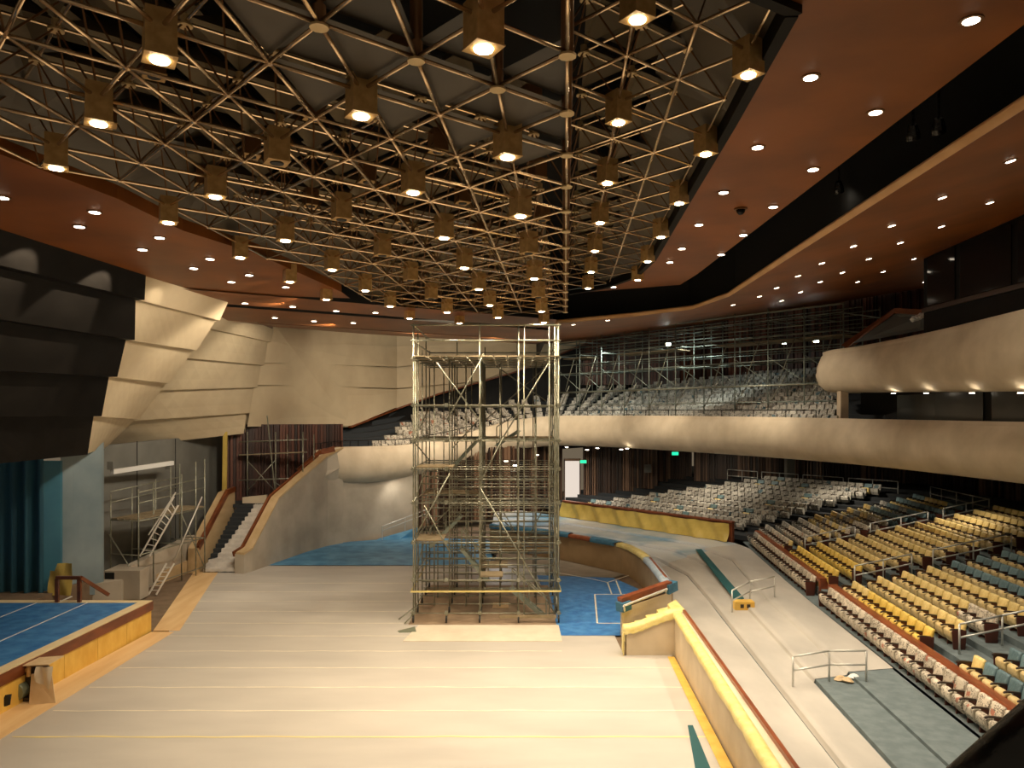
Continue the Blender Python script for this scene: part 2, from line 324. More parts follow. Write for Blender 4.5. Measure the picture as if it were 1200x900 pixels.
# far end of stage: curtain, side panels
def curtain(px0,px1,d,z0,z1,name,m,label,folds):
    mb=MB(); n=folds*8
    def fn(u,v):
        px=px0+(px1-px0)*u; b=P(px,487,d); return V((b.x, b.y+.16*math.sin(u*folds*2*math.pi)+.05*math.sin(u*folds*5), z0+(z1-z0)*v))
    mb.grid(fn,n,2); return thing_mesh(mb,name,m,label,'curtain',smooth=True,recalc=False)
curtain(-120,52,33.0,1.24,8.0,'stage_curtain',M['curtain'],'dark teal stage curtain hanging in folds behind the stage',11)
mb=MB(); mb.slab([P(51,540,33.2),P(71,540,33.6),P(71,695,33.6),P(51,695,33.2)],(0,.15,0)); struct(mb,'wall_stage',M['teal'])
mb=MB(); mb.slab([P(71,520,34),P(85,520,34.6),P(85,697,34.6),P(71,697,34)],(0,.2,0)); struct(mb,'wall_stage',M['bluegrey'])
mb=MB(); mb.slab([P(85,515,34.6),P(119,515,36),P(119,697,36),P(85,697,34.6)],(0,.2,0)); struct(mb,'wall_stage',M['bluegrey'])
mb=MB()
def fn(u,v):
    p=P(58+27*u,697-(37 if u>.3 else 28)*v,33.0); return p+V((0,-.06*math.sin(u*9+v*5)-.3*(1-v)*.4,0))
mb.grid(fn,8,6); thing_mesh(mb,'yellow_dust_sheet',M['yellowtarp'],'crumpled yellow dust sheet leaning against wall at the stage back corner','dust sheet',smooth=True,recalc=False)
# wooden stage handrail
hr=empty('wooden_handrail',P(80,697,31.2)); tag(hr,'brown wooden handrail beside steps at the far stage corner','handrail')
def hp(m,n,mt):
    o=m.build(n,mt,hr,loc=hr.location); o.location=(0,0,0)
mb=MB(); mb.beam(P(66,677,31.2),P(95,677,31.2),.12,.14); hp(mb,'rail',M['woodtrim'])
mb=MB(); mb.beam(P(95,677,31.2),P(127,697,32.2),.12,.14); hp(mb,'rail',M['woodtrim'])
for px in (67,93):
    mb=MB(); a=P(px,678,31.2); mb.box(a.x-.07,a.x+.07,a.y-.06,a.y+.06,1.24,a.z); hp(mb,'post',M['woodtrim'])

# ------------------------------------------------------------------ left wall: grey lower wall, ramp wall, stair
mb=MB(); mb.slab([P(119,522.5,38.5),P(262,508,52),V((P(262,490,52).x,52,-.05)),V((P(119,500,38.5).x,38.5,-.05))],(-.3,.1,0)); struct(mb,'wall_left',M['greywall'])
for px,d in ((160,41.3),(205,45.2)):
    mb=MB(); a=P(px,480,d); mb.box(a.x+.02,a.x+.05,a.y-.02,a.y+.02,0,7.6)
    struct(mb,'trim_1',M['black'])
lb=empty('wall_light_bar',P(165,548,39.6)); tag(lb,'long white bar fixed high on grey wall above the long scaffold','light bar')
mb=MB(); mb.beam(P(131,553,38.2),P(202,542.5,43.2),.22,.24); o=mb.build('bar',M['white'],lb,loc=lb.location,bevel=.02); o.location=(0,0,0)
for px,d in ((133,38.1),(200,42.9)):
    mb=MB(); a=P(px,548,d); mb.box(a.x-.3,a.x,a.y-.05,a.y+.05,a.z-.1,a.z+.3); o=mb.build('bracket',M['greywall'],lb,loc=lb.location); o.location=(0,0,0)
# low concrete ramp wall
def rampwall():
    mb=MB()
    A=V((-18.35,44,0)); B=V((-19.0,36.6,0)); 
    mb.hexa([(-19.0,44,-.05),(-18.6,44,-.05),(-19.45,36.8,-.05),(-19.8,36.8,-.05)],[(-19.0,44,2.0),(-18.6,44,2.0),(-19.45,36.8,1.25),(-19.8,36.8,1.25)])
    struct(mb,'wall_ramp',M['concrete'])
    mb=MB(); mb.hexa([(-18.58,44,-.05),(-18.5,44,-.05),(-19.35,36.8,-.05),(-19.43,36.8,-.05)],[(-18.58,44,.75),(-18.5,44,.75),(-19.35,36.8,.3),(-19.43,36.8,.3)])
    struct(mb,'baseboard_ramp',M['creamwood'])
rampwall()
mb=MB(); mb.hexa([(-20.6,35,0),(-18.95,36.4,0),(-18.95,40,0),(-20.9,40,0)],[(-20.6,35,1.0),(-18.95,36.4,1.0),(-18.95,40,1.1),(-20.9,40,1.1)]); o=struct(mb,'floor_ramp',M['concrete'])
cb=empty('concrete_block',P(130,690,35.6)); tag(cb,'grey concrete block with dark open end below the wall scaffold','concrete block')
mb=MB(); a=P(122,692,36.6); mb.box(a.x,a.x+1.75,a.y,a.y+.9,0.0,1.45); o=mb.build('block',M['concrete'],cb,loc=cb.location,bevel=.03); o.location=(0,0,0)
mb=MB(); mb.box(a.x+.04,a.x+.5,a.y-.012,a.y,.45,1.35); o=mb.build('opening',M['black'],cb,loc=cb.location); o.location=(0,0,0)
# stair to the side balcony
NST=15; sy0,sy1=43.1,48.2; sxl=lambda y:-17.75+(y-sy0)*.04; sxr=lambda y:-15.45+(y-sy0)*-.07
stair=empty('staircase',(-16.6,45,0)); tag(stair,'concrete stair beside long sloping wall, mostly covered with grey plastic','stairs')
mb=MB()
for k in range(NST):
    ya=sy0+(sy1-sy0)*k/NST; zt=3.3*(k+1)/NST
    mb.box(sxl(ya),sxr(ya),ya,sy1+.3,3.3*k/NST-.02,zt)
o=mb.build('steps',M['carpetdark'],stair,loc=stair.location); o.location=(0,0,0)
mb=MB(); rr=random.Random(3)
prof=[]
for k in range(NST):
    ya=sy0+(sy1-sy0)*k/NST; yb=sy0+(sy1-sy0)*(k+1)/NST; z0=3.3*k/NST; z1=3.3*(k+1)/NST
    prof += [(ya-.07,z0+.05),(ya-.07,z1-.03),(ya-.03,z1+.035),(yb-.1,z1+.03)]
rings=[]
for y,z in prof:
    f=(y-sy0)/(sy1-sy0); xl=sxl(y)+.0+max(0,min(1.1,.28+f*.95)) if f>.12 else sxl(y)+.05
    ring=[]
    for j in range(15):
        x=xl+(sxr(y)-.03-xl)*j/14
        ring.append(V((x, y+rr.uniform(-.025,.02), z+.02*math.sin(j*2.3+y*3)+rr.uniform(-.012,.015))))
    rings.append(ring)
mb.loft(rings); thing_mesh(mb,'plastic_stair_cover',M['greyplastic'],'crumpled grey plastic sheet draped down the concrete stair','plastic sheet',smooth=True,recalc=False)
# parapet left of the stair
lp=empty('stair_parapet',(-18.1,45,0)); tag(lp,'tan sloping parapet with brown edge on left side of the stair','parapet')
mb=MB(); prof=[(43.0,-.05),(43.0,1.4),(47.4,4.15),(48.6,4.25),(48.6,-.05)]
mb.slab([V((-18.55,y,z)) for y,z in prof],(.62,0,0)); o=mb.build('wall_body',M['creamwood'],lp,loc=lp.location); o.location=(0,0,0)
mb=MB()
for (ya,za),(yb,zb) in zip(prof[1:3],prof[2:4]): mb.beam(V((-17.98,ya,za+.02)),V((-17.98,yb,zb+.02)),.2,.3)
o=mb.build('wood_edge',M['woodtrim'],lp,loc=lp.location); o.location=(0,0,0)
# long concrete wall right of the stair
rw=[(-15.25,42.7,1.1),(-15.0,43.4,1.3),(-14.35,46.2,3.9),(-13.5,49.6,5.2),(-12.7,51.8,6.2),(-11.9,52.9,6.7)]
mb=MB(); mb.loft([[V((x,y,-.05)),V((x,y,z)),V((x-.55,y+.1,z)),V((x-.55,y+.1,-.05))] for x,y,z in rw],close=True,caps=True); struct(mb,'wall_stair',M['concrete'])
mb=MB(); mb.loft([[V((x+.04,y-.02,z-.02)),V((x+.04,y-.02,z+.1)),V((x-.5,y+.1,z+.1)),V((x-.5,y+.1,z-.02))] for x,y,z in rw],close=True,caps=True); thing_mesh(mb,'stair_wall_cap',M['creamwood'],'tan capping running up along top of the long concrete stair wall','wall cap')
mb=MB()
for (xa,ya,za),(xb,yb,zb) in zip(rw[:-1],rw[1:]): mb.beam(V((xa-.62,ya+.1,za+.0)),V((xb-.62,yb+.1,zb)),.14,.3)
thing_mesh(mb,'stair_rail',M['woodtrim'],'brown wooden rail along inner edge of the long stair wall','handrail')
# upper stair flight to the balcony with brown rails
mb=MB(); mb.slab([P(300,600,48.6),P(318,598,48.6),P(352,560,50.5),P(395,530,52.2),P(398,548,52.3),P(345,585,50)],(0,.3,-.6)); struct(mb,'floor_stair',M['concrete'])
mb=MB(); mb.beam(P(318,583,49.2),P(357,552,50.8),.2,.42); thing_mesh(mb,'stair_rail',M['woodtrim'],'lower sloping brown rail of the upper stair beside small scaffold','handrail')
mb=MB(); mb.beam(P(350,553,51),P(377,530,52),.2,.5); mb.beam(P(377,530,52),P(392,526,52.3),.2,.4); thing_mesh(mb,'stair_rail',M['woodtrim'],'upper sloping brown rail at head of the upper stair','handrail')
mb=MB(); mb.slab([P(284,583,48.8),P(312,580,48.8),P(312,602,48.8),P(284,602,48.8)],(0,.25,0)); struct(mb,'wall_landing',M['concrete_warm'])
mb=MB(); mb.slab([(-18.6,48.2,3.1),(-14.9,48.2,3.1),(-14,52.4,3.1),(-20,52.4,3.1)],(0,0,.2)); struct(mb,'floor_landing',M['carpetdark'])
# slatted dark wall behind the stair
def slats(name,a,b,z0,z1,m,step=.22,seed=1,back=True,zt=None):
    r=random.Random(seed); a=V((a[0],a[1],0)); b=V((b[0],b[1],0)); L=(b-a).length; u=(b-a)/L; n=V((u.y,-u.x,0))
    if n.dot(-(a+b)/2) < 0: n=-n
    mb=MB(); x=0
    if back:
        mb.hexa([a-n*.2+V((0,0,z0)),b-n*.2+V((0,0,z0)),b-n*.05+V((0,0,z0)),a-n*.05+V((0,0,z0))],[a-n*.2+V((0,0,z1)),b-n*.2+V((0,0,z1)),b-n*.05+V((0,0,z1)),a-n*.05+V((0,0,z1))])
    while x < L-step:
        w=r.uniform(.4,.95)*step; d=r.uniform(.02,.22)
        p=a+u*x; q=a+u*(x+w)
        mb.hexa([p+V((0,0,z0)),q+V((0,0,z0)),q+n*d+V((0,0,z0)),p+n*d+V((0,0,z0))],[p+V((0,0,z1)),q+V((0,0,z1)),q+n*d+V((0,0,z1)),p+n*d+V((0,0,z1))])
        x+=step
    return struct(mb,name,m)
slats('wall_slatted',(P(262,0,50).x,50),(P(402,0,53.6).x,53.6),3.0,8.4,M['slatred'],.2,2)
mb=MB(); mb.slab([P(261,507,48.7),P(266,506,48.7),P(265,593,48.7),P(260,593,48.7)],(0,.12,0)); thing_mesh(mb,'foam_edge_strip',M['yellowtarp'],'ragged yellow strip down edge of the dark slatted wall','foam strip')

# ------------------------------------------------------------------ stepped acoustic wall, left
tl=[(0,240,19.6),(0,312,21.5),(0,374,23.3),(0,433,25),(0,486,26.5),(0,540,28)]
tm=[(172,302,26.3),(159,350,27.6),(148,397,29.3),(128,440,30.3),(110,486,31),(94,531,32.7)]
tr=[(275,337,32.3),(254,374,33.5),(227,409,35),(196,448,36.5),(160,490,38),(120,524,39)]
def tierpanel(A,B,C,D,name,m,label,out=.28,n=V((.95,-.25,0))):
    # A top-left, B top-right, C bottom-right, D bottom-left
    A,B,C,D=[V(p) for p in (A,B,C,D)]
    k=V((0,0,-.06))
    C2,D2=C+n*out+k,D+n*out+k; NU=10
    def ring(t):
        f=A.lerp(B,t); g=D2.lerp(C2,t)
        return [f-n*.35, f, f.lerp(g,.33), f.lerp(g,.66), g, D.lerp(C,t)-n*.35+k]
    mb=MB(); mb.loft([ring(i/NU) for i in range(NU+1)],close=True,caps=True)
    return thing_mesh(mb,name,m,label,'wall panel')
rk=['topmost','second from top','middle','fourth from top','lowest']
for k in range(5):
    a=P(*tl[k]); d=P(*tl[k+1]); b=P(*tm[k]); c=P(*tm[k+1])
    ex=(a-b)*.9; ex2=(d-c)*.9
    tierpanel(a+ex,b,c,d+ex2,'acoustic_panel',M['blackpanel'],f'{rk[k]} black stepped acoustic panel on the wall over the stage',.4)
    tierpanel(b,P(*tr[k]),P(*tr[k+1]),c,'acoustic_panel',M['cream'],f'{rk[k]} cream acoustic panel adjoining the black panels',.16)
t2l=[(262,362,37),(243,384,38),(213,418,39),(180,456,40),(148,492,41),(100,527,42)]
t2r=[(321,386,50),(314,400,50),(306,427,50),(298,453,50),(289,483,50),(282,507,50)]
for k in range(5):
    a=P(*t2l[k]); d=P(*t2l[k+1]); b=P(*t2r[k]); c=P(*t2r[k+1])
    tierpanel(a+(a-b)*.12,b,c,d+(d-c)*.12,'acoustic_panel',M['cream'],f'{rk[k]} cream panel of the recessed wall behind the front panels',.26,V((.9,-.3,0)))
# far flat cream wall
mb=MB(); A=[P(321,380,50.3),P(465,388,66),P(465,478,66),P(412,500,60),P(282,507,50.3)]; mb.slab(A,(0,.4,0)); struct(mb,'wall_far',M['cream'])
mb=MB(); A=[P(465,385,66),P(780,355,77),P(780,366,77),P(740,380,75.5),P(607,434,71),P(513,461,67.7),P(465,478,66)]; mb.slab(A,(0,.4,0)); struct(mb,'wall_far',M['cream'])
for q in ([P(314,400,50),P(465,406,65.6),P(465,430,65.6),P(306,425,50)],[P(306,427,50),P(465,432,65.6),P(465,455,65.6),P(298,451,50)],[P(298,453,50),P(465,457,65.6),P(465,477,65.6),P(412,499,60),P(290,500,50)],
          [P(465,406,65.6),P(690,397,73.4),P(660,410,72.6),P(465,430,65.6)],[P(465,432,65.6),P(655,413,72.4),P(560,447,69),P(465,455,65.6)]):
    mb=MB(); n=len(q); q=[V(p) for p in q]; nn=V((.25,-1,0)); s_=.2
    mb.hexa(q[:4],[q[0]+nn*.05,q[1]+nn*.05,q[2]+nn*s_,q[3]+nn*s_]) if n==4 else mb.slab(q,nn*.12)
    struct(mb,'trim_2',M['cream'])
mb=MB()
for a,b in (((410,500.5,59.6),(465,479,65.7)),((465,479,65.7),(513,462,67.4)),((513,462,67.4),(607,435,70.7)),((607,435,70.7),(740,381,75.2))): mb.beam(P(*a),P(*b),.3,.12)
struct(mb,'trim_3',M['woodtrim'])
# black void behind the side balcony seats
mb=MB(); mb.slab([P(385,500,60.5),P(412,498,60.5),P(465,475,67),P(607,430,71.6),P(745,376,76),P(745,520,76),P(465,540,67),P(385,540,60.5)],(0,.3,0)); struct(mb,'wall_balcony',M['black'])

# ------------------------------------------------------------------ ceilings
LE=[(-12.5,4),(-11,10),(-9.8,14.3),(-9.1,17.3),(-8.9,20.3),(-7.9,23.2),(-6.9,30.4),(-5.1,37.6)]
mb=MB()
mb.loft([[V((-22,y-2,14.0)),V((x,y,14.0)),V((x,y,14.35))] for x,y in LE[:7]]); struct(mb,'ceiling',M['rust'],recalc=False)
def sl(x,y0): return y0+.62*x
def strip(y0,y1,z,xs=(-19,-12,-5.2,2.3),z2=None,cut=True):
    mb=MB(); z2=z2 or z
    mb.loft([[V((x,sl(x,y0),z)),V((x,sl(x,y1),z2)),V((x,sl(x,y1),z2+.5))] for x in xs]); return struct(mb,'ceiling',M['rust'],recalc=False)
mb=MB(); mb.loft([[V((-22,28.4,14)),V((-6.9,30.4,14)),],[V((-22,sl(-22,36.4)+6,14)),V((-6.9,sl(-6.9,36.3),14))]]); struct(mb,'ceiling',M['rust'],recalc=False)
strip(37.3,41.2,13.95,(-19,-12,-5.2,2.3)); strip(42.2,48.3,13.95); strip(49.5,68,14.05,z2=15.6)
# right panel one (beside the frame)
E1=[(4.4,11.6),(4.75,16),(5.15,22),(5.7,29.8),(5.6,33.5),(4.6,36.4),(3.0,38.2)]
mb=MB(); mb.loft([[V((x,y,15.65)),V((x,y,15.3)),V((8.25,y*1.0,15.3)),V((8.25,y,16.2))] for x,y in E1[:5]]); 
mb.loft([[V((-3.2,2,15.3)),V((8.25,2,15.3)),V((8.25,2,16.2))],[V((-3.2,7.0,15.3)),V((8.25,7.0,15.3)),V((8.25,7.0,16.2))],[V((4.4,11.6,15.3)),V((8.25,11.6,15.3)),V((8.25,11.6,16.2))]])
mb.loft([[V((5.6,33.5,15.3)),V((4.6,36.4,15.3)),V((3.0,38.2,15.3))],[V((8.25,33.5,15.3)),V((8.1,36.2,15.3)),V((3.2,38.6,15.3))]])
struct(mb,'ceiling',M['rust'],recalc=False)
# right panel two beyond the black slot: lip edge and sloping soffit
LIP=[(9.0,2,14.5),(9.2,13.5,14.5),(9.66,25.5,14.5),(9.95,34.4,14.45),(9.1,37.8,14.35),(6.5,39.3,14.2),(2.3,41,14.0)]
BK=[(32,2,20),(32,13.5,20),(32,32,19.6),(31,54,18.4),(22,63,17.6),(11,70,16.5),(2.3,70,15.6)]
mb=MB(); rows=[]
for a,b in zip(LIP,BK):
    a=V(a); b=V(b); r=[]
    for j in range(9):
        t=j/8; p=a.lerp(b,t); p.z += .35*math.sin(t*math.pi)*0
        r.append(p)
    rows.append(r)
mb.loft(rows); pan2=struct(mb,'ceiling',M['rust'],recalc=False)
mb=MB(); rows=[]
for i,a in enumerate(LIP):
    a=V(a); b=V(BK[i]); u=(b-a); u.z=0; u.normalize()
    rows.append([a+V((0,0,0)), a-u*.12+V((0,0,.10)), a-u*.13+V((0,0,.18)), a+u*.02+V((0,0,.22))])
mb.loft(rows); struct(mb,'trim_4',mat('lip_lit',(.68,.40,.18),.3,c2=(.55,.30,.12),scale=1),smooth=True,recalc=False)  # lip coloured lighter and golden so the edge looks lit
# black service void above everything
mb=MB(); mb.poly([(-30,0,18.2),(9.6,0,18.2),(11,40,18.2),(3,72,18.2),(-30,72,18.2)]); struct(mb,'ceiling',M['black'],recalc=False)
mb=MB()
mb.loft([[V((10.4,y,14.8)),V((10.4,y,18.2))] for y in (0,20,35)]); mb.loft([[V((10.4,35,14.8)),V((10.4,35,18.2))],[V((9.2,39,14.6)),V((9.2,39,18.2))],[V((2.3,42.2,14.1)),V((2.3,42.2,18.2))],[V((2.3,72,14.1)),V((2.3,72,18.2))]])
struct(mb,'ceiling',M['black'],recalc=False)
mb=MB(); mb.loft([[V((x-.02,y,14.3)),V((x-.3,y,18.2))] for x,y in LE]); struct(mb,'ceiling',M['black'],recalc=False)
# faceted dark margin plates inside the frame edges
mb=MB()
E1m=[(4.4,11.6),(4.55,13.4),(4.75,16),(4.95,19),(5.15,22),(5.42,26),(5.7,29.8),(5.6,33.5),(4.6,36.4)]
for k,((xa,ya),(xb,yb)) in enumerate(zip(E1m[:-1],E1m[1:])):
    m=V(((xa+xb)/2-1.5,(ya+yb)/2,16.75)); a=V((xa-.12,ya,15.45)); b=V((xb-.12,yb,15.45)); a2=V((xa-1.7,ya,16.5)); b2=V((xb-1.7,yb,16.5))
    mb.add([a,b,m],[(0,1,2)]); mb.add([a,m,a2],[(0,1,2)]); mb.add([b,b2,m],[(0,1,2)])
for k,((xa,ya),(xb,yb)) in enumerate(zip(LE[1:-1],LE[2:])):
    n=max(1,int((yb-ya)/2)); 
    for q in range(n):
        a=V((xa+(xb-xa)*q/n+.05,ya+(yb-ya)*q/n,14.3)); b=V((xa+(xb-xa)*(q+1)/n+.05,ya+(yb-ya)*(q+1)/n,14.3)); m=(a+b)/2+V((1.7,0,1.5)); a2=a+V((1.8,0,1.3)); b2=b+V((1.8,0,1.3))
        mb.add([a,b,m],[(0,1,2)]); mb.add([a,m,a2],[(0,1,2)]); mb.add([b,b2,m],[(0,1,2)])
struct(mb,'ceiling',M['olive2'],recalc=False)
# black edge trim of the raised frame side
mb=MB()
for (xa,ya),(xb,yb) in zip(E1[:-1],E1[1:]): mb.beam(V((xa-.08,ya,15.32)),V((xb-.08,yb,15.32)),.2,.34)
mb.beam(V((4.4,11.6,15.32)),V((-3.2,7.0,15.32)),.2,.3)
struct(mb,'trim_5',M['blackpanel'])

# ------------------------------------------------------------------ space frame
TAU=.07; O0=V((-.08,13.38,0))
def lat(a,b,z): return V((O0.x+a+TAU*b, O0.y+b-TAU*a, z))
def leftX(Y):
    for (xa,ya),(xb,yb) in zip(LE[:-1],LE[1:]):
        if ya<=Y<=yb: return xa+(xb-xa)*(Y-ya)/(yb-ya)
    return 99
def rightX(Y):
    for (xa,ya),(xb,yb) in zip(E1[:-1],E1[1:]):
        if ya<=Y<=yb: return xa+(xb-xa)*(Y-ya)/(yb-ya)
    return -99
ZL,ZR=14.0,15.35
def inL(p): return 6.5<p.y<37.7 and p.x>leftX(p.y)-.1
def inR(p): return 11.0<p.y<38.5 and p.x<rightX(max(p.y,11.7))+.15
nodesL={}; nodesR={}
for i in range(-12,7):
    for j in range(-9,16):
        a=1.05*i; b=1.98*j+(.99 if i%2 else 0)
        if i<=1:
            p=lat(a,b,ZL)
            if inL(p): nodesL[(i,j)]=p
        if i>=1:
            p=lat(a,b,ZR)
            if inR(p): nodesR[(i,j)]=p
def nb(i,j):   # neighbours along the three tube directions
    s=1 if i%2 else 0
    return [(i+1,j+s),(i+1,j-1+s),(i,j+1)]
def far_void(p): return (p.y-10.2) < .85*(p.x+2.2) - .15 and p.x>-3.5   # the dark part with no panels
def near_row(p): return p.x>-4.2 and (p.y-10.2)-.85*(p.x+2.2) < 2.6
flat=[]
bottom=[]; others=[]; upnodes={}; panels=[]; caps=[]; pipes=[]; joints=[]; webs=[]
for nodes,UP in ((nodesL,1.15),(nodesR,1.05)):
    for (i,j),p in nodes.items():
        for q in nb(i,j):
            if q in nodes: bottom.append((p,nodes[q]))
        joints.append(p)
        # upper node over the triangle (p, p+e1, p+diff)
        s=1 if i%2 else 0
        q1,q2=(i+1,j+s),(i,j+1)
        if q1 in nodes and q2 in nodes:
            c=(p+nodes[q1]+nodes[q2])/3+V((0,0,UP)); upnodes[(UP,i,j)]=c
    for (i,j),p in nodes.items():
        k=(UP,i,j)
        if k in upnodes:
            c=upnodes[k]; s=1 if i%2 else 0
            if UP>1.1 and near_row(p):
                if not far_void(c):
                    flat.append((p,nodes[(i+1,j+s)],nodes[(i,j+1)],.10))
                    q3=(i+1,j-1+s)
                    if q3 in nodes: flat.append((p,nodes[(i+1,j+s)],nodes[q3],.22))
                continue
            for n in (p,nodes[(i+1,j+s)],nodes[(i,j+1)]): webs.append((n,c,.017))
            for q in nb(i,j):
                if (UP,)+q in upnodes and q!=(i,j+1): others.append((c,upnodes[(UP,)+q],.026))
            caps.append(c)
            if far_void(c): continue
            s=1 if i%2 else 0
            k1,k2=(UP,i+1,j+s),(UP,i,j+1)
            k3=(UP,i+1,j-1+s)
            if k1 in upnodes and k2 in upnodes:
                A,B,C=[upnodes[t]+V((0,0,.12)) for t in (k,k1,k2)]
                panels.append((A,B,C))
            if k1 in upnodes and k3 in upnodes and (i+2*j)%3!=0:
                A,B,C=[upnodes[t]+V((0,0,.45)) for t in (k,k1,k3)]
                panels.append((A,B,C))
# the vertical step between the two levels
for j in range(-9,16):
    if (1,j) in nodesL:
        p=nodesL[(1,j)]; q=V((p.x,p.y,ZR)); others.append((p,q,.03))
        if (1,j+1) in nodesL:
            n=nodesL[(1,j+1)]; others.append((q,V((n.x,n.y,ZR)),.03)); others.append((p,V((n.x,n.y,ZR)),.024))
        pipes.append((p,V((p.x,p.y,17.8)),.09)); caps.append(p)
for (i,j),p in nodesL.items():
    if i!=1 and abs((p.y-10.2)-.85*(p.x+2.2))<.62 and p.x>-3.6 or (p.x<-7.2 and p.y<12 and i%2): pipes.append((p,V((p.x,p.y,17.8)),.09)); caps.append(p)
frame=empty('space_frame',(-2,20,ZL)); tag(frame,'bronze tubular space frame with dark panels spanning the hall ceiling','space frame')
FL=V(frame.location); CAM=V((0,0,H))
def fpart(mb,name,m,kind=None,**k):
    o=mb.build(name,m,frame,loc=FL,**k); o.location=(0,0,0)
    if kind: o['kind']=kind
    return o
def near(seg): return ((V(seg[0])+V(seg[1]))/2-CAM).length if inview((V(seg[0])+V(seg[1]))/2,10) else 1e6+V(seg[0]).y
segs=[(a,b,.031) for a,b in bottom]; segs.sort(key=near)
for a,b,r in segs[:100]:
    mb=MB(); mb.tube(a,b,r,8); fpart(mb,'strut',M['bronze'],smooth=True)
mb=MB()
for a,b,r in segs[100:]+others: mb.tube(a,b,r,6,cap=False)
for p in joints: mb.lathe(p,[(.02,.05),(.055,.03),(.055,-.03),(.02,-.05)],6)
fpart(mb,'strut',M['bronze'],'stuff',recalc=False)
mb=MB()
for a,b,r in webs: mb.tube(a,b,r,5,cap=False)
fpart(mb,'web_strut',M['bronzedark'],'stuff',recalc=False)
caps.sort(key=lambda p:(p-CAM).length if inview(p,5) else 1e6)
def capmesh(mb,p): mb.lathe(p,[(.07,.12),(.07,-.03),(.125,-.035),(.125,-.065)],10)
for p in caps[:100]:
    mb=MB(); capmesh(mb,p); fpart(mb,'node_cap',M['cap'])
mb=MB()
for p in caps[100:]: capmesh(mb,p)
fpart(mb,'node_cap',M['cap'],'stuff')
for a,b,r in pipes:
    if inview(a,60):
        mb=MB(); mb.tube(a,b,r,10); fpart(mb,'hanger_pipe',M['bronzedark'],smooth=True)
panels.sort(key=lambda t:((t[0]+t[1]+t[2])/3-CAM).length if inview((t[0]+t[1]+t[2])/3,40) else 1e6)
def pan(mb,t):
    A,B,C=t; c=(A+B+C)/3; ap=c+V((0,0,.5)); s=.98
    A,B,C=[c+(q-c)*s for q in t]
    mb.add([A,B,C,ap],[(0,1,3),(1,2,3),(2,0,3)])
for t in panels[:100]:
    mb=MB(); pan(mb,t); fpart(mb,'ceiling_panel',M['olive'],recalc=False)
for a_,b_,c_,h_ in flat:
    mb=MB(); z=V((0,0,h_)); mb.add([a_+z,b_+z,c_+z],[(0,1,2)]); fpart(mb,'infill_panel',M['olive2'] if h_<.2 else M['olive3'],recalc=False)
mb=MB()
for t in panels[100:]: pan(mb,t)
fpart(mb,'ceiling_panel',M['olive'],'stuff',recalc=False)

# light boxes hanging in the frame
def lightbox(p, lit, label, size=.19, h=.58, energy=0):
    t=empty('pendant_light',p); tag(t,label,'ceiling light','square light boxes in the space frame')
    mb=MB(); s=size
    ca,sa=math.cos(.55),math.sin(.55)
    def rot(x,y): return (x*ca-y*sa, x*sa+y*ca)
    def ring(q,z): return [V((*rot(x,y),z)) for x,y in ((-q,-q),(q,-q),(q,q),(-q,q))]
    mb.loft([ring(s,0),ring(s,h),],close=True); mb.add(ring(s,h),[(0,1,2,3)])
    mb.build('housing',M['brass'] if lit!=2 else M['bronzedark'],t)
    mb=MB(); mb.loft([ring(s,0),ring(s+.012,-.004),ring(s+.012,-.02),ring(s*.2,-.02)],close=True); mb.build('rim',M['brass'],t,recalc=False)
    mb=MB(); mb.lathe((0,0,-.04),[(s*.66,.02),(s*.62,.0)],16); mb.build('lens',M['lens'] if lit==1 else M['rubber'],t)
    if energy: spot(V(p)+V((0,0,-.10)),V(p)+V((0,0,-10)),energy,WARM,115,.6,.12,t)
    return t
boxes=[]
for i in range(-6,3):
    for j in range(-3,8):
        a=2.1*i; b=3.96*j+(1.98 if i%2 else 0)
        if i<=0:
            p=lat(a,b,13.62)
            if inL(p+V((.3,0,0))) : boxes.append((i,j,p))
        else:
            p=lat(a,b,14.95)
            if inR(p): boxes.append((i,j,p))
UNLIT=[(335,188),(410,250),(457,292),(490,323),(512,340),(530,352),(620,290),(634,350)]
nlit=0
for i in range(-6,3):
    colb=sorted([b for b in boxes if b[0]==i], key=lambda b:b[2].y)
    colb=[b for b in colb if inview(b[2],40)]
    for k,(ii,j,p) in enumerate(colb):
        x,y=pix(p); lit=1
        if any(abs(x-u)<16 and abs(y-v)<12 for u,v in UNLIT): lit=0
        where=f'{nth(k+1)} from near end, {["","first","second"][i]} column right of the step' if i>0 else f'{nth(k+1)} from near end, {nth(1-i)} column left of the step'
        lightbox(p,lit,('lit' if lit else 'unlit')+' brass light box, '+where,energy=(470 if p.y<15 else 640 if p.y<20 else 1150 if p.y<27 else 1500) if lit and (k+i)%2==0 else 0)
# dark unlit lamp boxes in the upper layer
up=sorted([ (k,c) for k,c in upnodes.items() if k[0]==1.15 and (k[1]+2*k[2])%4==0 and inview(c,0) and not far_void(c)], key=lambda t:t[1].y)[:16]
for n,(k,c) in enumerate(up):
    lightbox(c+V((0,0,-.35)),2,f'small dark brown lamp box above the tubes, {nth(n+1)} nearest',.17,.45)

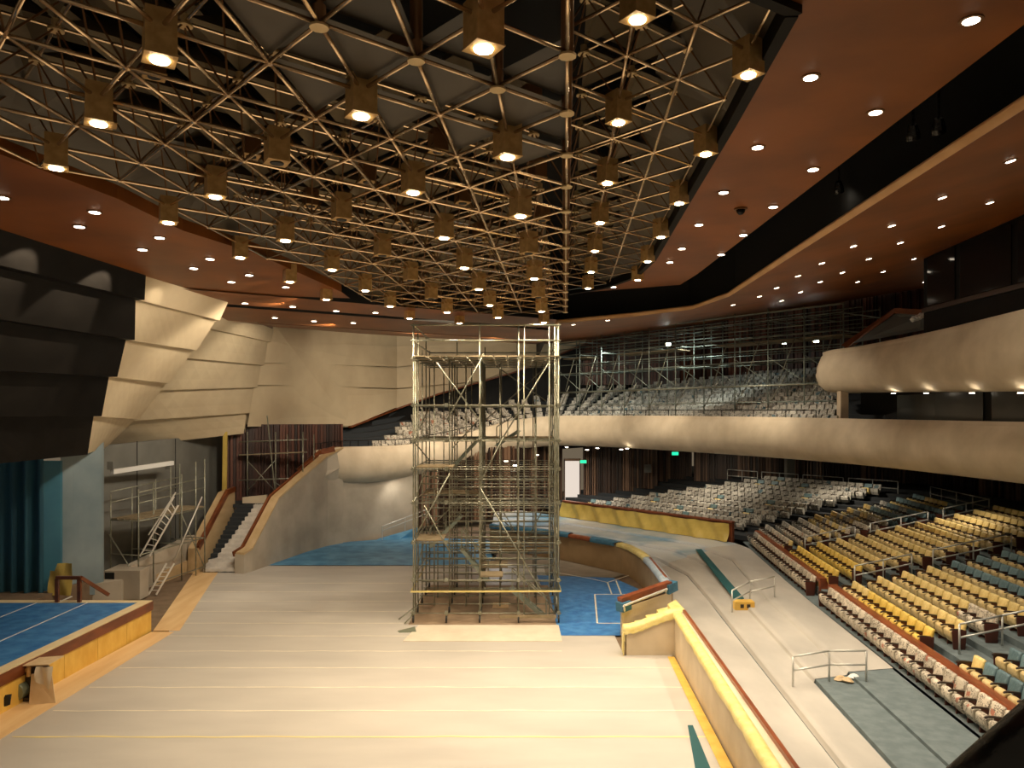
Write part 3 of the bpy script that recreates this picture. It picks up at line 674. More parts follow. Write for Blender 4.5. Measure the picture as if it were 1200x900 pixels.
# ------------------------------------------------------------------ downlights in the rust ceilings
deps=bpy.context.evaluated_depsgraph_get()
def tree_of(names):
    vs=[];fs=[]
    for o in bpy.data.objects:
        if o.type=='MESH' and o.name.split('.')[0] in names and o.data.materials[0]==M['rust']:
            b=len(vs); vs+=[v.co.copy() for v in o.data.vertices]; fs+=[[b+i for i in p.vertices] for p in o.data.polygons]
    return BVHTree.FromPolygons(vs,fs)
CT=tree_of(['ceiling'])
def downlight(px,py,label,group,r=.13,energy=0,tgt=None,m='lens2',size=95):
    d=P(px,py,1)-CAM; hit,n,_,_=CT.ray_cast(CAM,d.normalized(),200)
    if hit is None: return None
    if n.z>0: n=-n
    mb=MB(); mb.cur=0; mb.lathe(hit+n*.005,[(r+.05,0),(r+.05,.015),(r,.02)],14,n)
    mb.cur=1; mb.lathe(hit+n*.02,[(r,.0),(r*.95,.012)],14,n)
    o=mb.build('recessed_downlight',[M['bronzedark'],M[m]],loc=hit); tag(o,label,'ceiling light',group)
    if energy: spot(hit+n*.06,tgt if tgt is not None else hit+V((0,0,-5)),energy,WARM2,size,.6,.1)
    return hit
A1=[(1138,23),(950,90),(1026,131),(888,172),(953,198),(848,225),(906,242),(819,263),(871,275),(799,291),(845,298),(785,307),(824,319)]
outer=[p for k,p in enumerate(A1) if k in (1,3,5,7,9,11)]; inner=[p for p in A1 if p not in outer]
for k,(x,y) in enumerate(outer): downlight(x,y,f'ceiling downlight between frame and black slot, frame side, {nth(k+1)} from near end','downlights between frame and slot',energy=[0,1100,0,1100,0,800][k])
for k,(x,y) in enumerate(inner): downlight(x,y,f'ceiling downlight between frame and black slot, slot side, {nth(k+1)} from near end','downlights between frame and slot',energy=[1300,1300,0,1100,0,900,0][k] if k<7 else 0)
A2=[(1184,188),(1104,231),(1045,264),(1000,288),(963,308),(935,323),(910,337),(890,347),(859,357),(804,363),(756,369),(712,375),(672,380)]
B2=[(1160,237),(1103,265),(1055,284),(1018,303),(987,319),(961,330),(938,342),(916,352)]
C2=[(1071,303),(1035,318),(1005,330),(1083,330)]
for k,(x,y) in enumerate(A2): downlight(x,y,f'small ceiling downlight just beyond the lit lip, {nth(k+1)} from the near end','downlights beyond the lip',.11,energy=[1500,1500,0,1300,0,1000,0,900,0,0,0,0,0][k])
for k,(x,y) in enumerate(B2): downlight(x,y,f'small ceiling downlight in second row beyond the lip, {nth(k+1)} from the near end','downlights beyond the lip',.11)
for k,(x,y) in enumerate(C2): downlight(x,y,f'small ceiling downlight in the row before the black booth, {nth(k+1)} from the right' if k<3 else 'small ceiling downlight right beside the black booth corner','downlights beyond the lip',.10)
LW=[(3,231),(93,265),(111,248),(187,278),(167,292),(246,303),(227,314),(292,322),(335,336),(271,330)]
for k,(x,y) in enumerate(sorted(LW)): downlight(x,y,f'round downlight in the left brown ceiling band, {nth(k+1)} from the left','downlights over the stepped wall')
LF=[(287,355),(343,359),(394,364),(322,372),(368,376),(414,378),(440,366),(676,344),(719,336)]
for k,(x,y) in enumerate(LF): downlight(x,y,f'small downlight in far slotted brown ceiling strips, {nth(k+1)} of its rows' if k<7 else ('small downlight at far end of the raised frame, left one' if k==7 else 'small downlight at far end of the raised frame, right one'),'downlights in the far ceiling')
# wall washers making scallops on the stepped wall
for (px,py,d),e in (((200,312,28.2),110),((146,303,24.9),2000),((62,285,21.6),2000)):
    w=P(px,py,d)+V((1.05,-.3,0)); w.z=13.93; spot(w,w+V((-2.2,.25,-1.25)),e,WARM2,50,.35,.04)
for loc,tg,e in (((-9.5,40.5,13.8),(-17,47,9),1500),((-10,33,13.9),(-18,38,8.5),1500),((-6,46.5,13.8),(-8,62,10),2600),((-1,48.5,13.8),(-3,66,11),2600),((-8,36,13.9),(-14.5,47,2.5),2400),((-9,28,13.9),(-18,32,6),1100),((-9.0,31.5,13.85),(-19.5,42,3),1300)):
    spot(loc,tg,e,WARM2,105,.8,.15)  # free spots without fixtures, added to brighten the left and far walls
for loc,tg,e in (((3.5,57,14.9),(3.5,64,8),1700),((8.5,52,15.0),(9.5,59,8),1700),((12.5,44.5,15.0),(14.5,49,8),1600),((14.2,34,15.6),(17.6,39,8),2000),((15,25,15.8),(18.8,27,8),2200),((-3,52,13.9),(-6,58,6),2000),((14.6,38,15.6),(18.6,40,12),900),((15.2,29,15.8),(18.9,31,12),1300),((10.9,42,14.8),(20,45,3),1500),((7,46,14.4),(7,54,1),2300),((2,43,13.9),(2,54,1),2000)):
    spot(loc,tg,e,WARM2,100,.8,.15)  # free spots without fixtures, added to brighten parapets, seats and terrace
# dome camera and slot spotlights
dd=P(868,244,1)-CAM; hit,n,_,_=CT.ray_cast(CAM,dd.normalized(),200)
cc=empty('dome_camera',hit); tag(cc,'small black dome camera on the brown ceiling beside the black slot','camera')
mb=MB(); mb.lathe((0,0,0),[(.2,0),(.2,-.05)],14); mb.build('base_ring',M['bronzedark'],cc)
mb=MB(); mb.lathe((0,0,-.05),[(.14,0),(.12,-.08),(.06,-.14),(.01,-.15)],14); mb.build('dome',M['glassdark'],cc,smooth=True)
for k,(px,py,d) in enumerate(((1070,157,17.5),(983,221,23),(1100,150,16.8))):
    c=P(px,py,d); t=empty('spotlight',c); tag(t,['black spotlight in the dark slot with a pale rim, nearest pair left','small spotlight with white lens down the dark slot','black spotlight in the dark slot, nearest pair right'][k],'spotlight')
    mb=MB(); mb.lathe((0,0,0),[(.09,.22),(.15,0),(.15,-.12)],12,(-.3,-.5,.8)); mb.build('can',M['blackgloss'],t)
    mb=MB(); mb.lathe(V((-.3,-.5,.8)).normalized()*-.12,[(.12,0),(.12,-.01)],12,(-.3,-.5,.8)); mb.build('lens',M['lens2'] if k==1 else M['galv'],t)
    mb=MB(); mb.tube((0,0,.1),(0,0,17.9-c.z),.03); mb.build('hanger',M['blackgloss'],t)

# ------------------------------------------------------------------ balcony parapet
BP=[(20.2,8,6.4,8.75),(19.8,18,6.4,8.75),(19.2,28.2,6.4,8.76),(18.3,38,6.4,8.82),(16.2,45.2,6.4,8.9),(12.6,53.2,6.4,8.97),(8.9,60.0,6.4,9.0),(6.2,63.4,6.4,9.0),(3,64.6,6.35,8.95),(-.5,63.8,5.9,8.45),(-4,60.6,5.0,7.5),(-7.5,57.0,4.3,6.85),(-10.2,54.3,4.1,6.78),(-11.9,53.0,4.2,6.78),(-13.6,51.9,4.4,6.6)]
def cr(p0,p1,p2,p3,t):
    return tuple(.5*((2*b)+(-a+c)*t+(2*a-5*b+4*c-d)*t*t+(-a+3*b-3*c+d)*t**3) for a,b,c,d in zip(p0,p1,p2,p3))
def smoothline(pts,n=6):
    out=[]
    for i in range(len(pts)-1):
        p0=pts[max(i-1,0)]; p3=pts[min(i+2,len(pts)-1)]
        for k in range(n): out.append(cr(p0,pts[i],pts[i+1],p3,k/n))
    out.append(tuple(pts[-1])); return out
BPS=smoothline(BP)
def nosering(p,n):
    x,y,zb,zt=p; h=zt-zb; c=V((x,y,0))
    pr=[(1.2,zb+.02),(.35,zb),(.0,zb+.06*h),(-.32,zb+.2*h),(-.5,zb+.4*h),(-.5,zb+.58*h),(-.36,zb+.78*h),(-.16,zb+.92*h),(-.12,zb+.93*h),(-.1,zt),(.3,zt),(.3,zt-.9),(1.2,zt-.9)]
    return [c-n*a+V((0,0,z)) for a,z in pr]
mb=MB(); rings=[]; NB=[]
for i,p in enumerate(BPS):
    a=V(BPS[max(i-1,0)][:2]+(0,)); b=V(BPS[min(i+1,len(BPS)-1)][:2]+(0,)); u=(b-a).normalized(); n=V((u.y*-1,u.x,0))
    # outward = towards the hall: flip so that it points to the stage/camera side
    if n.dot(V((-2,30,0))-V((p[0],p[1],0)))<0: n=-n
    NB.append(n); rings.append(nosering(p,n))
mb.loft(rings); par=struct(mb,'wall_balcony',M['concrete_warm'],smooth=True,recalc=False)
# balcony floor slab / soffit under the balcony
mb=MB(); mb.poly([(20.6,2,6.42),(34,2,6.42),(34,62,6.42),(20,70,6.42),(2,72,6.42),(3,65.4,6.42),(6.6,64.2,6.42),(9.5,60.6,6.42),(13.2,53.7,6.42),(16.9,45.6,6.42),(19,38.2,6.42),(19.9,28.3,6.42)]); struct(mb,'ceiling',M['soffit'],recalc=False)
mb=MB(); mb.loft([[V((3.4,65.4,6.4)),V((0,72,6.4))],[V((-.8,64.8,5.95)),V((-6,70,6.3))],[V((-4.6,61.5,5.05)),V((-12,66,6.0))],[V((-8.1,57.9,4.35)),V((-14,60,5)) ],[V((-12.4,53.8,4.2)),V((-16,56,4.6))]]); struct(mb,'ceiling',M['soffit'],recalc=False)
# concrete wall and dark walls under the balcony
mb=MB(); mb.slab([V((-12.3,52.8,-.05)),V((-7.2,57.2,-.05)),V((-7.2,57.2,5.0)),V((-12.3,52.8,5.0))],(-.3,.4,0)); struct(mb,'wall_under_balcony',M['concrete'])
slats('wall_slatted',(-7.2,57.6),(4.6,68),.5,6.4,M['slat'],.3,5)
slats('wall_slatted',(6.45,67.2),(12.5,64.6),.9,6.45,M['slat'],.2,6)
slats('wall_slatted',(12.8,66.2),(15.6,65.2),.9,6.45,M['slat'],.2,12)
slats('wall_slatted',(15.4,63.6),(23.5,60.2),.9,6.45,M['slat'],.2,7)
slats('wall_slatted',(23.6,60.6),(30.5,55),1.5,6.45,M['slat'],.24,8)
slats('wall_slatted',(30.5,55),(31.5,12),2.5,6.45,M['slat'],.32,9)
mb=MB(); mb.box(21.1,21.7,57.6,58.2,2.5,6.4); struct(mb,'trim_6',M['greywall'])
mb=MB(); a=P(662,540,67.5); b=P(679,590,67.5); mb.box(a.x,b.x,67.5,67.6,b.z-.3,a.z); struct(mb,'door_1',M['doorglow'])
mb=MB(); mb.box(a.x-.1,a.x,67.3,67.6,.9,a.z+.1); mb.box(b.x,b.x+.1,67.3,67.6,.9,a.z+.1); mb.box(a.x-.1,b.x+.1,67.3,67.6,a.z,a.z+.2); struct(mb,'trim_7',M['slat'])
for k,(px,py,d) in enumerate(((683.5,541,66.0),(791,531.5,62.6))):
    a=P(px,py,d); t=empty('exit_sign',a); tag(t,['green lit exit sign beside the bright doorway under the balcony','green lit exit sign on slatted wall above the grey seats'][k],'exit sign')
    mb=MB(); mb.box(-.3,.3,-.06,.06,-.16,.16); mb.build('sign_case',M['greengrey'],t)
    mb=MB(); mb.box(-.27,.27,-.075,-.062,-.13,.13); mb.build('sign_face',M['exit'],t)
    mb=MB(); mb.box(-.03,.03,-.03,.03,.16,6.45-a.z); mb.build('hanger',M['blackgloss'],t)
mb=MB(); a=P(759,549,63.9); mb.box(a.x-.3,a.x+.3,a.y-.1,a.y,a.z-.35,a.z+.35); thing_mesh(mb,'wall_box',M['greywall'],'small grey box on the dark slatted wall','wall box')
SOF=[(593,540),(604,545),(629,533),(664,524),(688,527),(700,525),(728,526.5),(735,525.5),(767,526)]
for k,(px,py) in enumerate(SOF):
    d=(H-6.41)*F/(py-HY); d=min(d,66); a=P(px,py,d); a.z=6.415
    mb=MB(); mb.lathe((0,0,0),[(.13,0),(.13,-.04)],10); o=mb.build('soffit_downlight',M['lens2'],loc=None); o.location=a; tag(o,f'tiny downlight under the balcony, {nth(k+1)} from the left','ceiling light','downlights under the balcony')
spot((-8.3,54.6,4.5),(-8.6,57,0),120,(1,.9,.75),110,.8,.1); spot((4.5,61.5,6.3),(4.5,63,0),900,(1,.92,.8),130,.8,.1); spot((14,56,6.3),(16,58,0),700,WARM2,140,.8,.1); spot((21.5,50,6.3),(22,50,0),600,WARM2,140,.8,.1); spot((22,38,6.3),(21,38,0),500,WARM2,140,.8,.1)  # bare spots added to brighten the dark walls under the balcony
spot((-1,58,5.2),(-1,56,0),350,(.9,.95,1),140,.8,.1)
# ------------------------------------------------------------------ upper right balcony nose, column, band, booth
UB=[(19.6,12),(19.35,20),(19.35,28.2),(19.5,34.5),(19.0,40.2),(18.3,42.6),(18.6,44.6),(20.3,46.2),(24,47),(30,47.2)]
US=smoothline(UB,6); mb=MB(); rings=[]
for i,p in enumerate(US):
    a=V((*US[max(i-1,0)],0)); b=V((*US[min(i+1,len(US)-1)],0)); u=(b-a).normalized(); n=V((-u.y,u.x,0))
    if i<30 and n.x>0: n=-n
    k=max(0,min(1,(p[1]-28)/16)); zb=9.9+.45*k; zt=13.0-.3*k
    c=V((*p,0)); h=zt-zb
    rings.append([c+n*a_+V((0,0,z)) for a_,z in ((-3.2,zb+.02),(-.4,zb),(.0,zb+.05*h),(.35,zb+.2*h),(.5,zb+.42*h),(.42,zb+.66*h),(.2,zb+.9*h),(.12,zt-.16),(.14,zt),(-.3,zt),(-.35,zt-.8),(-3,zt-.8))])
mb.loft(rings); struct(mb,'wall_upper_balcony',M['concrete_warm'],smooth=True,recalc=False)
mb=MB(); mb.poly([(19.9,8,10.4),(34,8,10.4),(34,47,10.4),(21,46,10.4),(19.6,42,10.4)]); struct(mb,'ceiling',M['concrete_warm'],recalc=False)
mb=MB(); a=P(987,450,42.5); mb.box(a.x-.22,a.x+.22,42.2,42.7,8.5,10.7); struct(mb,'trim_8',M['concrete_warm'])
# dark glazed band between the two balconies
mb=MB(); mb.poly([V((20.9,45,8.3)),V((20.9,8,8.3)),V((20.9,8,10.5)),V((20.9,45,10.5))]); struct(mb,'wall_right',M['black'],recalc=False)
for k,(ya,yb) in enumerate(((40.6,33.2),(32.6,28.6),(28.4,24))):
    mb=MB(); mb.box(20.82,20.88,yb,ya,8.55,10.1); struct(mb,f'window_{k+1}',mat('grey_window_%d'%k,(.035,.035,.032),.2))
for k,(px,d) in enumerate(((1019,38),(1053,35),(1096,31.5),(1145,28.5),(1143,28.0),(1197,25.5))):
    a=P(px,455,d); a.z=9.86+.45*max(0,(d-28)/16); a.x=max(a.x,19.3)
    mb=MB(); mb.lathe((0,0,0),[(.1,0),(.1,-.03)],10); o=mb.build('soffit_downlight',M['lens2']); o.location=a; tag(o,f'tiny downlight under the upper concrete balcony, {nth(k+1)} from the left','ceiling light','downlights under the upper balcony')
bt=empty('control_booth',(21,29,12.9)); tag(bt,'black control booth with dark windows above the upper concrete balcony','booth')
def bp(m,n,mt,**k):
    o=m.build(n,mt,bt,loc=bt.location,**k); o.location=(0,0,0)
mb=MB(); mb.box(19.85,26,14,36.2,12.9,17.6); bp(mb,'booth_body',M['blackpanel'])
mb=MB(); mb.box(19.75,26,14,36.3,16.8,17.6); bp(mb,'fascia',M['blackgloss'])
for ya,yb in ((35.8,33.6),(33.2,29.8),(29.4,25.5)):
    mb=MB(); mb.box(19.8,19.86,yb,ya,14.2,16.6); bp(mb,'window_pane',M['glassdark'])
mb=MB(); mb.box(19.74,19.85,14,36.2,13.95,14.15); bp(mb,'sill',M['armrest'])
mb=MB()
a,b,c=P(986,404,43),P(1048,361,41),P(1087,363,38)
mb.slab([a,b,b+V((0,0,-.28)),a+V((.3,0,-.2))],(.4,.5,0)); mb.slab([b,c,c+V((0,0,-.28)),b+V((0,0,-.28))],(.4,.5,0)); thing_mesh(mb,'balcony_screen',M['woodtrim'],'brown wooden sloping screen on end of the upper concrete balcony','screen')
mb=MB(); mb.slab([P(1000,402,42.6),P(1048,368,41.2),P(1085,368,38.5),P(1085,386,38.5)],(.1,.12,0)); thing_mesh(mb,'screen_lining',M['tealcloth'] if False else M['soffit'],'teal grey inner face behind the brown balcony screen','panel')
mb=MB(); rr=random.Random(5)
for k in range(7):
    a=P(1070+k*3.2+rr.uniform(-1,1),374-k*1.2,37.5); mb.lathe(a,[(.05,-.15),(.16,-.05),(.12,.1),(.03,.16)],7,(rr.uniform(-1,1),.2,1))
thing_mesh(mb,'crumpled_plastic',M['white'],'crumpled white plastic heap on balcony edge before the black booth','plastic')

# ------------------------------------------------------------------ terraces on the right
W=[(5.35,11),(6.15,28.2),(6.95,32.8),(7.15,39),(6.95,43.0),(3.15,47.8),(-1.3,51.0)]
L1=[(7.5,11),(9.0,32.7),(9.15,35),(9.4,40),(8.6,44.5),(3.2,51),(-1.5,54.8)]
L2=[(8.5,11),(10.15,31.8),(10.35,35),(10.9,41.5),(10,46.2),(3.6,54),(-1.5,58.2)]
L3=[(9.7,11),(11.35,32.4),(11.6,35.5),(12.5,42.5),(11.6,47.7),(4,57),(-1.5,62)]
def frontX(Y): return 11.8+.082*(Y-18.9)+.0008*(Y-18.9)**2
FR=[(frontX(11),11),(frontX(33),33),(frontX(37),37),(frontX(46),46),(14.3,48.0),(4.1,60.6),(-1.5,67.2)]
LV=[(W,L1,.45),(L1,L2,.62),(L2,L3,.75),(L3,FR,.85)]
mb=MB(); pz=-.05
for A,B,z in LV:
    mb.loft([[V((a[0],a[1],pz)),V((a[0],a[1],z)),V((b[0],b[1],z))] for a,b in zip(A,B)]); pz=z-.02
struct(mb,'floor_terrace',M['carpet'],recalc=False)
def dens(A,n=5):
    out=[]
    for a,b in zip(A[:-1],A[1:]):
        for k in range(n): out.append((a[0]+(b[0]-a[0])*k/n, a[1]+(b[1]-a[1])*k/n))
    out.append(A[-1]); return out
def ycut(A,y0,y1):
    # portion of a polyline between two arc fractions given by segment index+t
    out=[]
    D=dens(A,10)
    i0=int(y0*10); i1=int(y1*10)
    return D[i0:i1+1]
def sheetstrip(k,s0,s1,label,m,riser=True,seed=1):
    A,B,z=LV[k]; r=random.Random(seed); rings=[]
    for a,b in zip(ycut(A,s0,s1),ycut(B,s0,s1)):
        a=V((*a,0)); b=V((*b,0)); ring=[]
        o=(a-b).normalized()*.03
        if riser and k>0: ring += [a+o*2.5+V((0,0,LV[k-1][2]+.022)), a+o*1.4+V((0,0,LV[k-1][2]+.07)), a+o+V((0,0,z-.02))]
        ring.append(a+o*.6+V((0,0,z+.02)))
        for t in (.15,.35,.55,.75,.96): ring.append(a.lerp(b,t)+V((0,0,z+.014+r.uniform(0,.014))))
        rings.append(ring)
    mb=MB(); mb.loft(rings); return thing_mesh(mb,'plastic_sheet',m,label,'plastic sheet',smooth=True,recalc=False)
sheetstrip(0,0,3.6,'pale plastic sheet on lowest terrace step behind the yellow capped wall',M['plastic'],seed=1)
sheetstrip(1,0,3.6,'pale plastic sheet on second terrace step under the handrails',M['plastic'],seed=2)
sheetstrip(2,.63,3.6,'pale plastic sheet on third terrace step beyond the near handrail',M['plastic'],seed=3)
sheetstrip(3,.63,3.7,'pale plastic sheet on top terrace step before the front seat row',M['plastic'],seed=4)
sheetstrip(2,0,.0,'x',M['plastic']) if False else None
sheetstrip(0,3.6,6,'blue and white plastic on lowest step of the far terrace',M['plasticblue'],seed=5)
sheetstrip(1,3.6,6,'blue and white plastic on second step of the far terrace',M['plasticblue'],seed=6)
sheetstrip(2,3.6,6,'blue and white plastic on third step of the far terrace',M['plasticblue'],seed=7)
sheetstrip(3,3.7,6,'blue and white plastic on top step below the yellow tarpaulin',M['plasticblue'],seed=8)
# taped seams on the sheets
for k,(pa,pb) in enumerate((((843,640),(920,690)),)): pass
mb=MB(); q=[G(815,645,.85),G(822,645,.85),G(872,703,.85),G(862,706,.75)]; mb.slab([p+V((0,0,.05)) for p in q],(0,0,.03)); thing_mesh(mb,'teal_carpet_strip',M['tealcloth'],'long dark teal strip of exposed riser carpet on terrace towards the wooden box','carpet strip')  # exposed riser carpet, modelled as a thin raised strip
bx=empty('wooden_box',G(871,713,.66)); bx.location.z=.64; tag(bx,'small yellow wooden box on terrace at end of teal strip','box')
mb=MB(); mb.box(-.42,.42,-.25,.25,0,.36); mb.build('box_body',M['plyyellow'],bx,bevel=.015)
mb=MB(); mb.box(-.2,-.05,-.262,-.25,.1,.26); mb.box(.08,.23,-.262,-.25,.1,.26); mb.build('slots',M['armrest'],bx)
for k,(px,py,z) in enumerate(((985,797,.76),(1001,795,.76),(993,799,.76))):
    a=G(px,py,z); mb=MB(); mb.lathe(a,[(.16,0),(.2,.04),(.1,.12),(.02,.15)],8,(.2*k-.2,.1,1)); thing_mesh(mb,'crumpled_paper',M['cardboard'] if k!=1 else M['white'],['crumpled brown paper beside the near terrace handrail, left piece','crumpled white paper beside the near terrace handrail','crumpled brown paper beside the near terrace handrail, lower piece'][k],'paper')

# near terrace wall with its yellow wrapped top
nw=[(5.35,11),(5.7,19),(6.1,28.2)]
mb=MB(); mb.loft([[V((x-.0,y,-.05)),V((x,y,1.6)),V((x+.32,y,1.6)),V((x+.32,y,-.05))] for x,y in nw],close=True,caps=True)
mb.hexa([(4.3,28.2,-.05),(6.42,28.2,-.05),(6.42,28.55,-.05),(4.3,28.55,-.05)],[(4.3,28.2,1.0),(6.42,28.2,1.6),(6.42,28.55,1.6),(4.3,28.55,1.0)]); struct(mb,'wall_terrace',M['concrete_warm'])
mb=MB(); rr=random.Random(9); rings=[]
for k in range(46):
    y=11+17.0*k/45; x=wallX(y)-.02; e=rr.uniform(-.05,.05)
    rings.append([V((x-.05,y,1.46+e)),V((x-.07,y,1.58+e*.3)),V((x-.02,y,1.66)),V((x+.12,y,1.69+rr.uniform(-.01,.02))),V((x+.24,y,1.66)),V((x+.27,y,1.6))])
mb.loft(rings); thing_mesh(mb,'yellow_wall_wrap',M['yellowwrap'],'torn yellow wrapping taped along top of the near terrace wall','wrapping',smooth=True,recalc=False)
mb=MB(); rings=[]
for k in range(20):
    t=k/19; x=6.36-2.16*t; z=1.67-.5*t**.75*1.15+.06*math.sin(t*9); z=1.70-.62*(t*t*(3-2*t))
    rings.append([V((x,28.12,z-.28+rr.uniform(-.03,.03))),V((x,28.10,z-.1)),V((x,28.2,z+.03)),V((x,28.45,z+.04)),V((x,28.62,z-.05))])
x=4.18
for z in (.9,.6,.3,.03): rings.append([V((x-.04,28.05+rr.uniform(-.03,.03),z-.0)),V((x+.02,28.1,z)),V((x+.02,28.2,z)),V((x,28.45,z)),V((x,28.6,z-.0))])
mb.loft(rings); thing_mesh(mb,'yellow_wall_wrap',M['yellowwrap'],'yellow wrapping sagging over the sloping end of the terrace wall','wrapping',smooth=True,recalc=False)
mb=MB()
for (xa,ya),(xb,yb) in zip(nw[:-1],nw[1:]): mb.beam(V((xa+.36,ya,1.6)),V((xb+.36,yb,1.6)),.1,.22)
thing_mesh(mb,'terrace_rail',M['redwood'],'dark red wooden rail behind the yellow wrapped wall top','rail')
# steps between blue floor and terrace
tsx=[4.5,4.95,5.4,5.85,6.3]
ts=empty('terrace_steps',(5.4,29.6,0)); tag(ts,'short yellow covered steps from blue floor up to the terrace','steps')
for k,x in enumerate(tsx):
    z=.38+.22*k; 
    mb=MB(); mb.hexa([(x,28.56,-.03),(6.8,28.56,-.03),(6.8,31.2,-.03),(x,30.4,-.03)],[(x,28.56,z+.1),(6.8,28.56,z+.1),(6.8,31.2,z+.1),(x,30.4,z+.1)])
    o=mb.build('step',M['yellowwrap'] ,ts,loc=ts.location); o.location=(0,0,0)
mb=MB(); mb.hexa([(4.46,30.5,-.05),(6.8,32.0,-.05),(6.8,32.4,-.05),(4.46,30.9,-.05)],[(4.46,30.5,1.15),(6.8,32.0,1.5),(6.8,32.4,1.5),(4.46,30.9,1.15)]); struct(mb,'wall_terrace',M['concrete_warm'])
mb=MB(); rr=random.Random(2)
mb.beam(V((4.4,30.6,1.42)),V((6.75,32.1,1.78)),.3,.32); thing_mesh(mb,'red_wood_rail',M['redwood'],'dark red timber rail over low wall beside the terrace steps','rail')
mb=MB(); mb.beam(V((4.35,30.45,1.22)),V((4.75,30.75,1.28)),.4,.36); thing_mesh(mb,'blue_pad',M['padblue'],'dark blue pad at lower end of the red timber rail','pad')
mb=MB(); mb.beam(V((6.5,31.9,1.62)),V((6.98,32.35,1.7)),.4,.4); thing_mesh(mb,'blue_pad',M['padblue'],'dark blue pad at upper end of the red timber rail','pad')
mb=MB(); mb.tube(V((4.5,30.2,1.35)),V((6.5,31.5,1.72)),.05,8); mb.tube(V((4.5,30.2,1.35)),V((4.55,30.35,1.1)),.04,8); mb.tube(V((6.5,31.5,1.72)),V((6.5,31.8,1.5)),.04,8); thing_mesh(mb,'steel_handrail',M['galv'],'pale steel handrail along wall of the terrace steps','handrail')
# curved pit wall
pw=[(6.72,32.5),(6.88,36),(6.9,39),(6.75,41.2),(6.3,43),(5.2,44.6),(2.9,47.3),(.5,49.2),(-1.5,50.7)]
mb=MB(); mb.loft([[V((x,y,-.05)),V((x,y,1.55)),V((x+.28,y+.18,1.55)),V((x+.28,y+.18,-.05))] for x,y in smoothline(pw,4)],close=True,caps=True); struct(mb,'wall_pit',mat('tan_pit_wall',(.46,.32,.17),.6,c2=(.38,.26,.13),scale=1))
SP=smoothline(pw,4)
def capping(i0,i1,name,m,label,cat,h=.09,ex=.0):
    rr=random.Random(i0); mb=MB(); rings=[]
    for x,y in SP[i0:i1+1]:
        c=V((x+.14,y+.09,1.56)); a=V((-.6,-.8,0)) if y>44 else V((-1,-.1,0)); e=rr.uniform(-.02,.02)
        rings.append([c+a*(.22+ex)+V((0,0,-.14+e)),c+a*(.22+ex)+V((0,0,h*.5)),c+a*.1+V((0,0,h+e)),c-a*.12+V((0,0,h)),c-a*(.24+ex)+V((0,0,h*.4)),c-a*(.24+ex)+V((0,0,-.12))])
    mb.loft(rings,caps=False); return thing_mesh(mb,name,m,label,cat,smooth=True,recalc=False)
capping(0,4,'wall_pad',M['padpale'],'pale blue padding on pit wall top nearest the steps','pad')
capping(4,8,'wall_pad',M['padpale'],'pale padding second along the pit wall top from the steps','pad')
capping(8,17,'wall_wrap',M['yellowwrap'],'cream yellow wrapping round the bend of the pit wall top','wrapping',.10)
capping(17,21,'wall_pad',M['padblue'],'dark blue pad on pit wall top beyond the bend','pad',.14,.1)
capping(21,23,'wall_pad',M['redwood'],'short bare red brown stretch of pit wall top','wall cap',.08,.05)
capping(23,27,'wall_pad',M['padblue'],'dark blue pad on pit wall top just right of the tower','pad',.14,.1)
capping(27,32,'wall_pad',M['padblue'],'dark blue pad on pit wall top seen through the tower','pad',.14,.1)
mb=MB(); mb.beam(V((6.98,32.6,1.5)),V((7.16,39,1.5)),.12,.3); thing_mesh(mb,'pit_wall_rail',M['redwood'],'red brown rail along outer side of the curved pit wall','rail')
mb=MB(); rr=random.Random(4)
def fn(u,v):
    a=G(680,606,.86); return a+V((1.6*(u-.5),1.2*(v-.5),.06+.5*math.exp(-((u-.5)**2+(v-.5)**2)*14)+.06*math.sin(u*17+v*11)))
mb.grid(fn,12,12); thing_mesh(mb,'yellow_sheet_heap',M['yellowwrap'],'crumpled heap of yellow sheet on terrace right of the tower','sheet heap',smooth=True,recalc=False)
# blue side ramp with rail under the left balcony
mb=MB(); mb.slab([P(440,633,54),P(486,620,56.2),P(486,634,56),P(462,636,54)],(.2,.6,.05)); thing_mesh(mb,'blue_ramp',M['bluesheet2'],'blue covered ramp rising beside wall under the left balcony','ramp')
rl=empty('ramp_handrail',P(448,622,53.5)); tag(rl,'white double handrail on ramp beneath the left balcony','handrail')
for dy in (0,5):
    mb=MB(); mb.tube(P(448,617+dy,53.5),P(500,597+dy,56),.04,6); o=mb.build('rail',M['galv'],rl,loc=rl.location); o.location=(0,0,0)
for t in (0,.5,1):
    a=P(448,617,53.5).lerp(P(500,597,56),t); mb=MB(); mb.tube(a,V((a.x,a.y,a.z-.95)),.035,6); o=mb.build('post',M['galv'],rl,loc=rl.location); o.location=(0,0,0)

# ------------------------------------------------------------------ raked seating floors
RS,RR_=1.04,.215
def rowX(k,Y): return frontX(Y)+1.12+RS*(k-1)
def rowZ(k): return 1.25+RR_*(k-1)
mb=MB(); YS=[11+1.5*i for i in range(26)]
for k in range(1,14):
    off0=.62 if k==1 else 1.12+RS*(k-1)-.5; off1=1.12+RS*k-.5
    zp=.85 if k==1 else rowZ(k-1)
    ym=49.2
    mb.loft([[V((frontX(y)+off0,y,zp-.03)),V((frontX(y)+off0,y,rowZ(k))),V((frontX(y)+off1+(3.5 if k==13 else 0),y,rowZ(k)))] for y in YS if y<ym])
mb.loft([[V((frontX(y)-.02,y,.85)),V((frontX(y)+.62,y,.85))] for y in YS if y<49.2])
struct(mb,'floor_rake',M['carpet'],recalc=False)
Gu=V((.591,-.807,0)); Gn=V((.807,.591,0))
def gpos(k,t): return Gn*(42.35+.87*k)+Gu*t
def gspan(k): return (-46.9+10.8*k/9, -31.4+5.1*k/9)
mb=MB()
